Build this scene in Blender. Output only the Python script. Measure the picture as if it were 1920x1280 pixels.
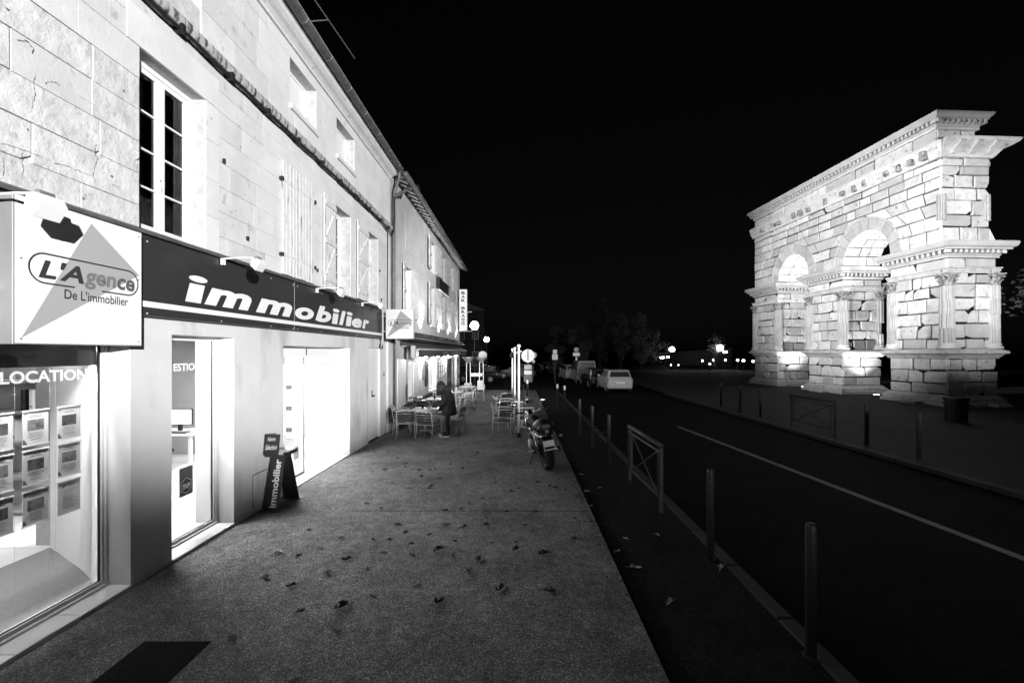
import bpy, bmesh, math, random
from mathutils import Vector, Matrix
R = math.radians
rnd = random.Random(7)
for o in list(bpy.data.objects): bpy.data.objects.remove(o)
SC = bpy.context.scene
COL = SC.collection

# ------------------------------------------------------------------ camera
HC = 2.4                                  # height of the lens above the pavement
cam_data = bpy.data.cameras.new('camera')
cam = bpy.data.objects.new('camera', cam_data); COL.objects.link(cam)
cam.location = (0, 0, HC); cam.rotation_euler = (R(90), 0, 0)
cam_data.sensor_width = 36; cam_data.lens = 15.0          # 800 px over a 1920 px frame
cam_data.shift_x = -12 / 1920; cam_data.shift_y = 20 / 1920
cam_data.clip_start = 0.05; cam_data.clip_end = 1500
SC.camera = cam

# ------------------------------------------------------------------ night sky, moon, exposure
world = bpy.data.worlds.new('World'); SC.world = world; world.use_nodes = True
wn = world.node_tree.nodes; wl = world.node_tree.links; wn.clear()
sky = wn.new('ShaderNodeTexSky'); sky.sky_type = 'NISHITA'; sky.sun_disc = False
sky.sun_elevation = R(2); sky.sun_rotation = R(200)
bw = wn.new('ShaderNodeRGBToBW'); bgn = wn.new('ShaderNodeBackground'); wo = wn.new('ShaderNodeOutputWorld')
bgn.inputs['Strength'].default_value = 0.0014
wl.new(sky.outputs[0], bw.inputs[0]); wl.new(bw.outputs[0], bgn.inputs[0]); wl.new(bgn.outputs[0], wo.inputs[0])
VS = SC.view_settings
VS.view_transform = 'Standard'; VS.look = 'None'; VS.exposure = 0; VS.gamma = 1; VS.use_curve_mapping = False
cy = SC.cycles
cy.use_denoising = True
cy.max_bounces = 7; cy.diffuse_bounces = 3; cy.glossy_bounces = 3; cy.transparent_max_bounces = 12; cy.transmission_bounces = 4
cy.sample_clamp_indirect = 6; cy.caustics_reflective = False; cy.caustics_refractive = False
cy.use_light_tree = True

def lamp(name, kind, loc, energy, target=None, size=0.1, cone=60, blend=0.3):
    d = bpy.data.lights.new(name, kind); d.energy = energy; d.color = (1, 1, 1)
    if kind in ('POINT', 'SPOT'): d.shadow_soft_size = size
    if kind == 'SPOT': d.spot_size = R(cone); d.spot_blend = blend
    o = bpy.data.objects.new(name, d); COL.objects.link(o); o.location = loc
    if target is not None:
        o.rotation_euler = (Vector(target) - Vector(loc)).to_track_quat('-Z', 'Y').to_euler()
    return o
# street floodlight of the square, behind the photographer, washing the stone house
lamp('street_floodlight', 'SPOT', (20.0, -26.0, 5.8), 132000, target=(-4.0, 8.4, 6.3), size=0.22, cone=18.0, blend=0.45)
lamp('street_floodlight', 'SPOT', (20.0, -26.6, 5.8), 150000, target=(-4.0, 23.0, 4.2), size=0.22, cone=11.5, blend=0.6)
# and its third head, aimed down the street
lamp('street_floodlight', 'SPOT', (9.5, -32.0, 6.5), 42000, target=(3.4, 32.0, 1.0), size=0.22, cone=17, blend=0.8)
# floodlights of the monument: one added on the eaves of the bar house, one on the square outside the frame
lamp('monument_floodlight', 'SPOT', (-3.62, 16.0, 8.52), 43000, target=(20.0, 25.6, 8.9), size=0.12, cone=46, blend=0.8)
lamp('monument_floodlight', 'SPOT', (17.0, 3.5, 6.0), 19500, target=(21.0, 19.7, 7.4), size=0.25, cone=44, blend=0.85)

# ------------------------------------------------------------------ helpers: materials
MATS = {}
def M(name, v, amp=0.0, scale=4.0, rough=0.7, metal=0.0, bump=0.0, bscale=40.0, orand=0.0, spec=0.4, detail=6.0,
      streak=None, emit=0.0, bdist=0.02):
    m = bpy.data.materials.new(name); m.use_nodes = True
    nt = m.node_tree; N = nt.nodes; L = nt.links
    p = N['Principled BSDF']
    p.inputs['Roughness'].default_value = rough; p.inputs['Metallic'].default_value = metal
    p.inputs['Specular IOR Level'].default_value = spec
    p.inputs['Base Color'].default_value = (v, v, v, 1)
    geo = N.new('ShaderNodeNewGeometry')
    val = None
    if amp or orand:
        nz = N.new('ShaderNodeTexNoise'); nz.inputs['Scale'].default_value = scale; nz.inputs['Detail'].default_value = detail
        nz.inputs['Roughness'].default_value = 0.62
        L.new(geo.outputs['Position'], nz.inputs['Vector'])
        mr = N.new('ShaderNodeMapRange'); mr.inputs[1].default_value = 0.3; mr.inputs[2].default_value = 0.7
        mr.inputs[3].default_value = max(0.0, v * (1 - amp)); mr.inputs[4].default_value = v * (1 + amp)
        L.new(nz.outputs['Fac'], mr.inputs[0]); val = mr.outputs[0]
    if orand:
        oi = N.new('ShaderNodeObjectInfo'); mo = N.new('ShaderNodeMapRange')
        mo.inputs[3].default_value = 1 - orand; mo.inputs[4].default_value = 1 + orand * 0.6
        L.new(oi.outputs['Random'], mo.inputs[0])
        mm = N.new('ShaderNodeMath'); mm.operation = 'MULTIPLY'
        L.new(val, mm.inputs[0]); L.new(mo.outputs[0], mm.inputs[1]); val = mm.outputs[0]
    if streak:                                  # dark weathering with a shape of its own: (scale vector, low, high, depth)
        mp = N.new('ShaderNodeMapping'); mp.inputs['Scale'].default_value = streak[0]
        L.new(geo.outputs['Position'], mp.inputs['Vector'])
        ns = N.new('ShaderNodeTexNoise'); ns.inputs['Scale'].default_value = 1.0; ns.inputs['Detail'].default_value = 8
        L.new(mp.outputs[0], ns.inputs['Vector'])
        ms = N.new('ShaderNodeMapRange'); ms.inputs[1].default_value = streak[1]; ms.inputs[2].default_value = streak[2]
        ms.inputs[3].default_value = 1.0; ms.inputs[4].default_value = streak[3]
        L.new(ns.outputs['Fac'], ms.inputs[0])
        mu = N.new('ShaderNodeMath'); mu.operation = 'MULTIPLY'
        if val is None: mu.inputs[0].default_value = v
        else: L.new(val, mu.inputs[0])
        L.new(ms.outputs[0], mu.inputs[1]); val = mu.outputs[0]
    if val is not None:
        cc = N.new('ShaderNodeCombineColor')
        for i in range(3): L.new(val, cc.inputs[i])
        L.new(cc.outputs[0], p.inputs['Base Color'])
    if bump:
        nb = N.new('ShaderNodeTexNoise'); nb.inputs['Scale'].default_value = bscale; nb.inputs['Detail'].default_value = 8
        nb.inputs['Roughness'].default_value = 0.6
        L.new(geo.outputs['Position'], nb.inputs['Vector'])
        b = N.new('ShaderNodeBump'); b.inputs['Strength'].default_value = bump; b.inputs['Distance'].default_value = bdist
        L.new(nb.outputs['Fac'], b.inputs['Height']); L.new(b.outputs[0], p.inputs['Normal'])
    if emit:
        p.inputs['Emission Color'].default_value = (1, 1, 1, 1); p.inputs['Emission Strength'].default_value = emit
    MATS[name] = m
    return m
def glass_mat(name, tint=0.95, refl=1.0):
    m = bpy.data.materials.new(name); m.use_nodes = True
    N = m.node_tree.nodes; L = m.node_tree.links; N.clear()
    out = N.new('ShaderNodeOutputMaterial'); mix = N.new('ShaderNodeMixShader')
    t = N.new('ShaderNodeBsdfTransparent'); t.inputs[0].default_value = (tint, tint, tint, 1)
    g = N.new('ShaderNodeBsdfGlossy'); g.inputs['Roughness'].default_value = 0.02; g.inputs[0].default_value = (refl, refl, refl, 1)
    f = N.new('ShaderNodeFresnel'); f.inputs[0].default_value = 1.45
    L.new(f.outputs[0], mix.inputs[0]); L.new(t.outputs[0], mix.inputs[1]); L.new(g.outputs[0], mix.inputs[2])
    L.new(mix.outputs[0], out.inputs[0]); MATS[name] = m
    return m
def emit_mat(name, s):
    m = bpy.data.materials.new(name); m.use_nodes = True
    N = m.node_tree.nodes; L = m.node_tree.links; N.clear()
    out = N.new('ShaderNodeOutputMaterial'); e = N.new('ShaderNodeEmission')
    e.inputs[0].default_value = (1, 1, 1, 1); e.inputs[1].default_value = s
    L.new(e.outputs[0], out.inputs[0]); MATS[name] = m
    return m
def aggregate_mat(name, lo, hi, cell, patch, rough=0.85, bump=0.5, fine=0.0, spec=0.25):
    """exposed-aggregate asphalt: one grey per stone chip, over slow patches"""
    m = bpy.data.materials.new(name); m.use_nodes = True
    N = m.node_tree.nodes; L = m.node_tree.links; p = N['Principled BSDF']
    p.inputs['Roughness'].default_value = rough; p.inputs['Specular IOR Level'].default_value = spec
    geo = N.new('ShaderNodeNewGeometry')
    vo = N.new('ShaderNodeTexVoronoi'); vo.inputs['Scale'].default_value = cell
    L.new(geo.outputs['Position'], vo.inputs['Vector'])
    sep = N.new('ShaderNodeSeparateColor'); L.new(vo.outputs['Color'], sep.inputs[0])
    pw = N.new('ShaderNodeMath'); pw.operation = 'POWER'; pw.inputs[1].default_value = 4.0; L.new(sep.outputs[0], pw.inputs[0])
    mr = N.new('ShaderNodeMapRange'); mr.inputs[3].default_value = lo; mr.inputs[4].default_value = hi
    L.new(pw.outputs[0], mr.inputs[0])
    nz = N.new('ShaderNodeTexNoise'); nz.inputs['Scale'].default_value = 0.9; nz.inputs['Detail'].default_value = 9; nz.inputs['Roughness'].default_value = 0.68
    L.new(geo.outputs['Position'], nz.inputs['Vector'])
    m2 = N.new('ShaderNodeMapRange'); m2.inputs[1].default_value = 0.32; m2.inputs[2].default_value = 0.68
    m2.inputs[3].default_value = 1 - patch; m2.inputs[4].default_value = 1 + patch
    L.new(nz.outputs['Fac'], m2.inputs[0])
    mu = N.new('ShaderNodeMath'); mu.operation = 'MULTIPLY'; L.new(mr.outputs[0], mu.inputs[0]); L.new(m2.outputs[0], mu.inputs[1])
    n3 = N.new('ShaderNodeTexNoise'); n3.inputs['Scale'].default_value = 7.5; n3.inputs['Detail'].default_value = 5; n3.inputs['Distortion'].default_value = 0.6
    L.new(geo.outputs['Position'], n3.inputs['Vector'])
    m3 = N.new('ShaderNodeMapRange'); m3.inputs[1].default_value = 0.3; m3.inputs[2].default_value = 0.7; m3.inputs[3].default_value = 0.74; m3.inputs[4].default_value = 1.24
    L.new(n3.outputs['Fac'], m3.inputs[0])
    mq = N.new('ShaderNodeMath'); mq.operation = 'MULTIPLY'; L.new(mu.outputs[0], mq.inputs[0]); L.new(m3.outputs[0], mq.inputs[1])
    cc = N.new('ShaderNodeCombineColor')
    for i in range(3): L.new(mq.outputs[0], cc.inputs[i])
    L.new(cc.outputs[0], p.inputs['Base Color'])
    b = N.new('ShaderNodeBump'); b.inputs['Strength'].default_value = bump; b.inputs['Distance'].default_value = 0.006; b.invert = True
    L.new(vo.outputs['Distance'], b.inputs['Height']); L.new(b.outputs[0], p.inputs['Normal'])
    MATS[name] = m
    return m

aggregate_mat('pavement', 0.075, 0.40, 130, 0.42)
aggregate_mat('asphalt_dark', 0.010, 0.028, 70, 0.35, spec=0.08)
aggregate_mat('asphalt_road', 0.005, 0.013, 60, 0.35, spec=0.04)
aggregate_mat('square_gravel', 0.012, 0.034, 40, 0.4)
M('kerb', 0.018, 0.3, 3, bump=0.4, orand=0.2)
M('stone', 0.60, 0.11, 2.2, rough=0.9, bump=0.22, bscale=26, orand=0.07, spec=0.2, streak=((9, 9, 7), 0.62, 0.72, 0.72))
M('stone_smooth', 0.66, 0.09, 1.6, rough=0.9, bump=0.16, bscale=30, orand=0.04, spec=0.2, streak=((5, 5, 4), 0.66, 0.74, 0.8))
M('stone_old', 0.58, 0.16, 4.0, rough=0.95, bump=0.55, bscale=7, orand=0.05, spec=0.15, bdist=0.05, streak=((14, 14, 8), 0.6, 0.7, 0.7))
M('joint', 0.50, 0.2, 9, rough=0.95, bump=0.4)
M('ledge', 0.42, 0.3, 6, rough=0.95, bump=0.5, bscale=22, streak=((13, 13, 1.6), 0.50, 0.62, 0.12))
M('render', 0.64, 0.08, 1.1, rough=0.9, bump=0.16, bscale=90, spec=0.2, streak=((2.2, 2.2, .8), 0.54, 0.72, 0.70))
M('render_grey', 0.38, 0.14, 1.6, rough=0.92, bump=0.15, bscale=60, spec=0.2)
M('render_base', 0.20, 0.35, 2.4, rough=0.92, bump=0.15, bscale=60, spec=0.2)
M('sill_tile', 0.62, 0.08, 3, rough=0.5, orand=0.08)
M('fascia', 0.028, 0.1, 2, rough=0.42)
M('sign_white', 0.80, 0.02, 2, rough=0.45)
M('sign_grey', 0.36, rough=0.45)
M('sign_edge', 0.28, 0.1, 3, rough=0.4)
M('ink', 0.035, rough=0.5)
M('ink_soft', 0.10, rough=0.5)
M('ink_mid', 0.17, rough=0.5)
M('vinyl', 0.85, rough=0.4)
M('zinc', 0.085, 0.35, 5, rough=0.5, bump=0.1, spec=0.5)
M('zinc_light', 0.30, 0.2, 8, rough=0.45)
M('cable', 0.012, rough=0.6)
M('iron', 0.02, rough=0.5)
M('painted_wood', 0.74, 0.05, 6, rough=0.55, bump=0.1, bscale=80)
M('peeling_wood', 0.70, 0.08, 8, rough=0.7, bump=0.25, bscale=70, orand=0.06, streak=((30, 30, 2.2), 0.60, 0.67, 0.28))
M('shutter_grey', 0.42, 0.12, 8, rough=0.7, bump=0.2, bscale=70, orand=0.06, streak=((26, 26, 2.5), 0.6, 0.68, 0.4))
M('curtain', 0.17, 0.4, 7, rough=0.95)
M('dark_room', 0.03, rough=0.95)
M('roof_tile', 0.10, 0.3, 7, rough=0.9, orand=0.3, bump=0.3)
glass_mat('glass'); glass_mat('glass_dark', 0.75)
M('interior_white', 0.80, 0.02, 2, rough=0.8)
M('interior_grey', 0.45, 0.05, 2, rough=0.8)
M('interior_tile', 0.68, 0.06, 3, rough=0.35, orand=0.06)
M('carpet', 0.19, 0.12, 30, rough=0.95)
M('wood_grey', 0.32, 0.12, 6, rough=0.6)
M('paper', 0.62, 0.02, 3, rough=0.6)
M('photo_dark', 0.07, 0.9, 14, rough=0.4)
M('photo_mid', 0.15, 0.9, 11, rough=0.4)
M('acrylic', 0.78, rough=0.25)
M('screen', 0.8, rough=0.3, emit=2.2)
emit_mat('ceiling_glow', 85.0)
emit_mat('strip_glow', 420.0)
emit_mat('display_glow', 8.0)
emit_mat('room_glow', 22.0)
emit_mat('globe_glow', 30.0)
emit_mat('globe_big', 60.0)
emit_mat('lightbox_glow', 0.95)
emit_mat('bulb', 45.0)
emit_mat('small_glow', 14.0)
M('black', 0.012, rough=0.45)
M('satin_black', 0.018, rough=0.28, spec=0.6)
M('rubber', 0.016, 0.2, 20, rough=0.8)
M('alu', 0.88, 0.05, 10, rough=0.22, metal=0.35)
M('acrylic_dimmed', 0.62, 0.03, 2, rough=0.35)  # sign white darkened to offset the strong light on the projecting sign
M('arrow_dimmed', 0.26, rough=0.4)  # sign grey darkened likewise, against the strong light on that face
M('lit_blind', 0.8, rough=0.7, emit=0.75)
M('alu_dull', 0.45, 0.1, 10, rough=0.45, metal=0.8)
M('chrome', 0.85, rough=0.12, metal=1.0)
M('weave', 0.02, 0.5, 60, rough=0.6)
M('tabletop', 0.08, 0.15, 9, rough=0.5)
M('crack', 0.12, 0.3, 30, rough=0.95)
M('post_white', 0.78, 0.05, 6, rough=0.4)
M('canvas', 0.030, 0.3, 8, rough=0.9, bump=0.2, bscale=12)
M('coat', 0.032, 0.35, 14, rough=0.9, bump=0.25, bscale=30)
M('jeans', 0.04, 0.3, 14, rough=0.9)
M('skin', 0.24, 0.1, 20, rough=0.6)
M('hair', 0.035, 0.5, 40, rough=0.5, bump=0.4, bscale=60)
M('shoe', 0.70, 0.08, 20, rough=0.6)
M('sign_back', 0.62, 0.08, 4, rough=0.5)
M('reflective', 0.85, rough=0.4)
M('car_white', 0.52, rough=0.25, spec=0.6)
M('car_grey', 0.10, rough=0.22, spec=0.6)
M('car_dark', 0.015, rough=0.2, spec=0.6)
M('car_glass', 0.010, rough=0.3, spec=0.7)
M('lens', 0.30, rough=0.15, spec=0.8)
M('hubcap', 0.40, rough=0.35, metal=0.6)
M('bark', 0.05, 0.4, 12, rough=0.95, bump=0.5)
M('foliage', 0.10, 0.5, 3, rough=0.8)
M('foliage_pale', 0.10, 0.4, 3, rough=0.8)
M('leaf_dark', 0.022, 0.4, 30, rough=0.8)
M('leaf_pale', 0.45, 0.3, 30, rough=0.7)
M('monument', 0.52, 0.18, 2.6, rough=0.95, bump=0.55, bscale=9, orand=0.22, spec=0.15, bdist=0.04, streak=((5, 5, 5), 0.60, 0.70, 0.45))
M('monument_new', 0.38, 0.14, 2.0, rough=0.95, bump=0.3, bscale=9, orand=0.10, spec=0.15, bdist=0.03)
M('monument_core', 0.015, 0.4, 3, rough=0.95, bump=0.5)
M('monument_carved', 0.26, 0.5, 6, rough=0.95, bump=0.8, bscale=12, bdist=0.05, streak=((7, 7, 7), 0.5, 0.64, 0.35))
M('road_paint', 0.14, 0.3, 6, rough=0.8)
M('far_wall', 0.015, 0.3, 2, rough=0.9)
M('bollard_paint', 0.018, 0.2, 6, rough=0.55)

# ------------------------------------------------------------------ helpers: meshes and objects
class MB:
    def __init__(s): s.v = []; s.f = []
    def quad(s, a, b, c, d):
        n = len(s.v); s.v += [tuple(a), tuple(b), tuple(c), tuple(d)]; s.f.append((n, n+1, n+2, n+3)); return s
    def poly(s, pts):
        n = len(s.v); s.v += [tuple(p) for p in pts]; s.f.append(tuple(range(n, n+len(pts)))); return s
    def box(s, x0, x1, y0, y1, z0, z1):
        n = len(s.v)
        s.v += [(x0,y0,z0),(x1,y0,z0),(x1,y1,z0),(x0,y1,z0),(x0,y0,z1),(x1,y0,z1),(x1,y1,z1),(x0,y1,z1)]
        s.f += [(n,n+3,n+2,n+1),(n+4,n+5,n+6,n+7),(n,n+1,n+5,n+4),(n+1,n+2,n+6,n+5),(n+2,n+3,n+7,n+6),(n+3,n,n+4,n+7)]
        return s
    def cbox(s, x0, x1, y0, y1, z0, z1, c=0.01):
        """box with chamfered edges"""
        n = len(s.v)
        xs = (x0, x0+c, x1-c, x1); ys = (y0, y0+c, y1-c, y1); zs = (z0, z0+c, z1-c, z1)
        bm = bmesh.new(); bmesh.ops.create_cube(bm, size=1)
        for v in bm.verts:
            v.co = ((x0+x1)/2 + v.co.x*(x1-x0), (y0+y1)/2 + v.co.y*(y1-y0), (z0+z1)/2 + v.co.z*(z1-z0))
        bmesh.ops.bevel(bm, geom=bm.edges[:], offset=c, segments=1, affect='EDGES')
        bm.verts.ensure_lookup_table()
        s.v += [tuple(v.co) for v in bm.verts]; s.f += [tuple(n + v.index for v in f.verts) for f in bm.faces]
        bm.free(); return s
    def prism(s, pts, off):
        """closed polygon pts (3-D) pushed along the vector off"""
        n = len(s.v); k = len(pts); o = Vector(off)
        s.v += [tuple(p) for p in pts] + [tuple(Vector(p) + o) for p in pts]
        s.f.append(tuple(range(n+k-1, n-1, -1))); s.f.append(tuple(range(n+k, n+2*k)))
        for i in range(k): j = (i+1) % k; s.f.append((n+i, n+j, n+k+j, n+k+i))
        return s
    def tube(s, pts, r, n=8, caps=True):
        pts = [Vector(p) for p in pts]; rs = r if isinstance(r, (list, tuple)) else [r]*len(pts)
        base = len(s.v); up = None
        for i, p in enumerate(pts):
            t = (pts[min(i+1, len(pts)-1)] - pts[max(i-1, 0)]).normalized()
            if up is None:
                up = Vector((0, 0, 1)) if abs(t.z) < 0.9 else Vector((1, 0, 0))
            a = (up - t * up.dot(t)).normalized(); b = t.cross(a); up = a
            for k in range(n):
                q = 2*math.pi*k/n
                s.v.append(tuple(p + a*(math.cos(q)*rs[i]) + b*(math.sin(q)*rs[i])))
        for i in range(len(pts)-1):
            for k in range(n):
                j = (k+1) % n
                s.f.append((base+i*n+k, base+i*n+j, base+(i+1)*n+j, base+(i+1)*n+k))
        if caps:
            s.f.append(tuple(base + k for k in range(n-1, -1, -1)))
            e = base + (len(pts)-1)*n; s.f.append(tuple(e + k for k in range(n)))
        return s
    def lathe(s, prof, n=16, c=(0, 0, 0), axis='Z', caps=True):
        base = len(s.v); cx, cyy, cz = c
        for (r, h) in prof:
            for k in range(n):
                q = 2*math.pi*k/n; x = r*math.cos(q); y = r*math.sin(q)
                if axis == 'Z': s.v.append((cx+x, cyy+y, cz+h))
                elif axis == 'X': s.v.append((cx+h, cyy+x, cz+y))
                else: s.v.append((cx+y, cyy+h, cz+x))
        for i in range(len(prof)-1):
            for k in range(n):
                j = (k+1) % n; s.f.append((base+i*n+k, base+i*n+j, base+(i+1)*n+j, base+(i+1)*n+k))
        if caps:
            s.f.append(tuple(base + k for k in range(n-1, -1, -1)))
            e = base + (len(prof)-1)*n; s.f.append(tuple(e + k for k in range(n)))
        return s
    def sphere(s, c, r, n=12, m=8, sc=(1, 1, 1)):
        prof = [(max(1e-4, math.sin(math.pi*i/m)), -math.cos(math.pi*i/m)) for i in range(m+1)]
        base = len(s.v); s.lathe(prof, n, caps=False)
        for i in range(base, len(s.v)):
            x, y, z = s.v[i]; s.v[i] = (c[0]+x*r*sc[0], c[1]+y*r*sc[1], c[2]+z*r*sc[2])
        return s
    def map(s, fn, start=0):
        for i in range(start, len(s.v)): s.v[i] = tuple(fn(*s.v[i]))
        return s
    def add(s, other, fn=None):
        n = len(s.v); s.v += [tuple(fn(*v)) if fn else v for v in other.v]; s.f += [tuple(n+i for i in f) for f in other.f]; return s
    def mesh(s, name, mat, smooth=False):
        me = bpy.data.meshes.new(name); me.from_pydata(s.v, [], s.f); me.update()
        me.materials.append(MATS[mat])
        if smooth:
            for p in me.polygons: p.use_smooth = True
        return me
    def build(s, name, mat, parent=None, smooth=False, world=True):
        """one mesh object. world=True: the vertices are scene coordinates and are moved into the parent's (unrotated) frame"""
        if parent is not None and world:
            off = Vector((0, 0, 0)); q = parent
            while q is not None: off += q.location; q = q.parent
            s.v = [tuple(Vector(p) - off) for p in s.v]
        return link(name, s.mesh(name, mat, smooth), parent)
def link(name, me, parent=None):
    o = bpy.data.objects.new(name, me); COL.objects.link(o)
    if parent is not None: o.parent = parent
    return o
def tag(o, label=None, cat=None, group=None, kind=None):
    if label: o['label'] = label
    if cat: o['category'] = cat
    if group: o['group'] = group
    if kind: o['kind'] = kind
    return o
def thing(name, label, cat, loc=(0, 0, 0), rz=0.0, group=None, kind=None):
    o = bpy.data.objects.new(name, None); COL.objects.link(o); o.empty_display_size = 0.2
    o.location = loc; o.rotation_euler = (0, 0, rz)
    return tag(o, label, cat, group, kind)
def copy_tree(o, loc=None, rz=None, label=None, parent=None):
    c = o.copy(); COL.objects.link(c); c.parent = parent
    if loc is not None: c.location = loc
    if rz is not None: c.rotation_euler = (0, 0, rz)
    if label: c['label'] = label
    for ch in KIDS(o): copy_tree(ch, parent=c)
    return c
def KIDS(o): return [x for x in bpy.data.objects if x.parent == o]
def smooth_angle(o, deg=40):
    me = o.data
    for p in me.polygons: p.use_smooth = True
    me.set_sharp_from_angle(angle=R(deg))
    return o

_txt = {}
def text2d(body, bold=0.0, shear=0.0, space=1.0, res=4):
    """flat lettering outlines as (verts2d, faces), scaled to a unit box"""
    key = (body, bold, shear, space, res)
    if key in _txt: return _txt[key]
    cu = bpy.data.curves.new('lettering', 'FONT'); cu.body = body; cu.size = 1; cu.offset = bold; cu.shear = shear
    cu.space_character = space; cu.resolution_u = res; cu.fill_mode = 'FRONT'
    o = bpy.data.objects.new('lettering', cu); COL.objects.link(o)
    dg = bpy.context.evaluated_depsgraph_get(); me = bpy.data.meshes.new_from_object(o.evaluated_get(dg))
    vs = [(v.co.x, v.co.y) for v in me.vertices]; fs = [tuple(p.vertices) for p in me.polygons]
    bpy.data.objects.remove(o); bpy.data.curves.remove(cu); bpy.data.meshes.remove(me)
    x0 = min(v[0] for v in vs); x1 = max(v[0] for v in vs); y0 = min(v[1] for v in vs); y1 = max(v[1] for v in vs)
    _txt[key] = ([((v[0]-x0)/(x1-x0), (v[1]-y0)/(y1-y0)) for v in vs], fs)
    return _txt[key]
def letter(mb, body, org, ux, vy, **kw):
    """lettering laid in the rectangle org, org+ux, org+ux+vy, org+vy"""
    vs, fs = text2d(body, **kw); n = len(mb.v); o = Vector(org); a = Vector(ux); b = Vector(vy)
    mb.v += [tuple(o + a*x + b*y) for x, y in vs]; mb.f += [tuple(n+i for i in f) for f in fs]
    return mb

# ================================================================== THE SETTING
def slab(name, mat, x0, x1, y0, y1, z, t=0.3, kind='structure'):
    return tag(MB().box(x0, x1, y0, y1, z-t, z).build(name, mat), kind=kind)
GZ = -0.10                                            # level of the square and of the lower strip
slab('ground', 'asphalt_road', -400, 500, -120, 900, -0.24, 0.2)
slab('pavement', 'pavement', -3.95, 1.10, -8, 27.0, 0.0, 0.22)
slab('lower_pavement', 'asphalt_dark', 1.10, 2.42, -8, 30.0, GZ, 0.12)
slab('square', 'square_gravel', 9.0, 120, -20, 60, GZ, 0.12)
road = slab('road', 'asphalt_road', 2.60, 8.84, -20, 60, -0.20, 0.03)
kerb_near = tag(MB().box(2.422, 2.598, -8, -7.9, -0.2, -0.13).build('kerb', 'kerb'), kind='structure')
kp = MB().cbox(0, 0.176, 0.006, 0.994, -0.2, -0.088, 0.02).mesh('kerb_stone', 'kerb')
for i in range(30):
    o = link('kerb_stone', kp, kerb_near); o.location = (2.422, i - 4.0, 0)
kerb_far = tag(MB().box(8.842, 8.998, -8, -7.9, -0.2, -0.13).build('kerb', 'kerb'), kind='structure')
for i in range(26):
    o = link('kerb_stone', kp, kerb_far); o.location = (8.835, i, 0)
# worn white lane line on the road
ml = MB()
for i in range(24):
    y = 14.9 - i*0.62; y2 = y - 0.62; xa = 5.50 + (14.9-y)*0.083; xb = 5.50 + (14.9-y2)*0.083
    ml.quad((xa, y, -0.196), (xb, y2, -0.196), (xb+0.15, y2, -0.196), (xa+0.15, y, -0.196))
tag(ml.build('lane_line', 'road_paint'), kind='structure')
slab('side_street', 'asphalt_road', -60, 1.1, 27.002, 60, -0.16, 0.06)
tag(MB().box(-60, 1.09, 26.93, 27.06, -0.2, 0.004).build('pavement_kerb', 'kerb'), kind='structure')
# joint across the pavement
tag(MB().box(-2.6, 1.09, 6.455, 6.470, -.002, .0015).box(-3.9, 1.09, 13.9, 13.914, -.002, .0015).build('pavement_joint', 'asphalt_dark'), kind='structure')
# trench cover set in the pavement
tag(MB().box(-3.10, -2.55, 2.55, 3.54, -0.01, 0.006).build('trench_cover', 'asphalt_road'), 'dark flat metal cover plate set into the pavement beside the shop window', 'cover plate')

# ================================================================== STONE HOUSE WITH THE AGENCY
FX = -3.95
def wall_sheet(mb, X, y0, y1, z0, z1, holes, depth):
    ys = sorted({y0, y1, *[h[0] for h in holes], *[h[1] for h in holes]}); ys = [y for y in ys if y0 <= y <= y1]
    zs = sorted({z0, z1, *[h[2] for h in holes], *[h[3] for h in holes]}); zs = [z for z in zs if z0 <= z <= z1]
    for a, b in zip(ys, ys[1:]):
        for c, d in zip(zs, zs[1:]):
            if any(h[0] <= (a+b)/2 <= h[1] and h[2] <= (c+d)/2 <= h[3] for h in holes): continue
            mb.quad((X, a, c), (X, b, c), (X, b, d), (X, a, d))
            mb.quad((X-depth, a, d), (X-depth, b, d), (X-depth, b, c), (X-depth, a, c))
    B = X - depth
    for (a, b, c, d) in holes:
        mb.quad((X, a, c), (X, a, d), (B, a, d), (B, a, c)); mb.quad((X, b, d), (X, b, c), (B, b, c), (B, b, d))
        mb.quad((X, a, d), (X, b, d), (B, b, d), (B, a, d))
        if c > z0: mb.quad((X, b, c), (X, a, c), (B, a, c), (B, b, c))
    mb.quad((X, y0, z1), (X, y1, z1), (B, y1, z1), (B, y0, z1)); mb.quad((X, y1, z0), (X, y1, z1), (B, y1, z1), (B, y1, z0))
    mb.quad((X, y0, z1), (X, y0, z0), (B, y0, z0), (B, y0, z1))
    return mb
def stone_slab(poly, h, c, fn):
    """chamfered stone: poly in (u, v) counter-clockwise, standing h proud of the wall; fn(u, v, w) -> scene"""
    cx = sum(p[0] for p in poly)/len(poly); cv = sum(p[1] for p in poly)/len(poly); k = len(poly)
    def ins(p):
        d = math.hypot(p[0]-cx, p[1]-cv) or 1; t = min(0.4, 1.4*c/d); return (p[0]+(cx-p[0])*t, p[1]+(cv-p[1])*t)
    m = MB(); q = [ins(p) for p in poly]
    m.v = [fn(p[0], p[1], 0) for p in poly] + [fn(p[0], p[1], h-c) for p in poly] + [fn(p[0], p[1], h) for p in q]
    for i in range(k):
        j = (i+1) % k; m.f += [(i, j, k+j, k+i), (k+i, k+j, 2*k+j, 2*k+i)]
    m.f.append(tuple(range(2*k, 3*k)))
    return m
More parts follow.
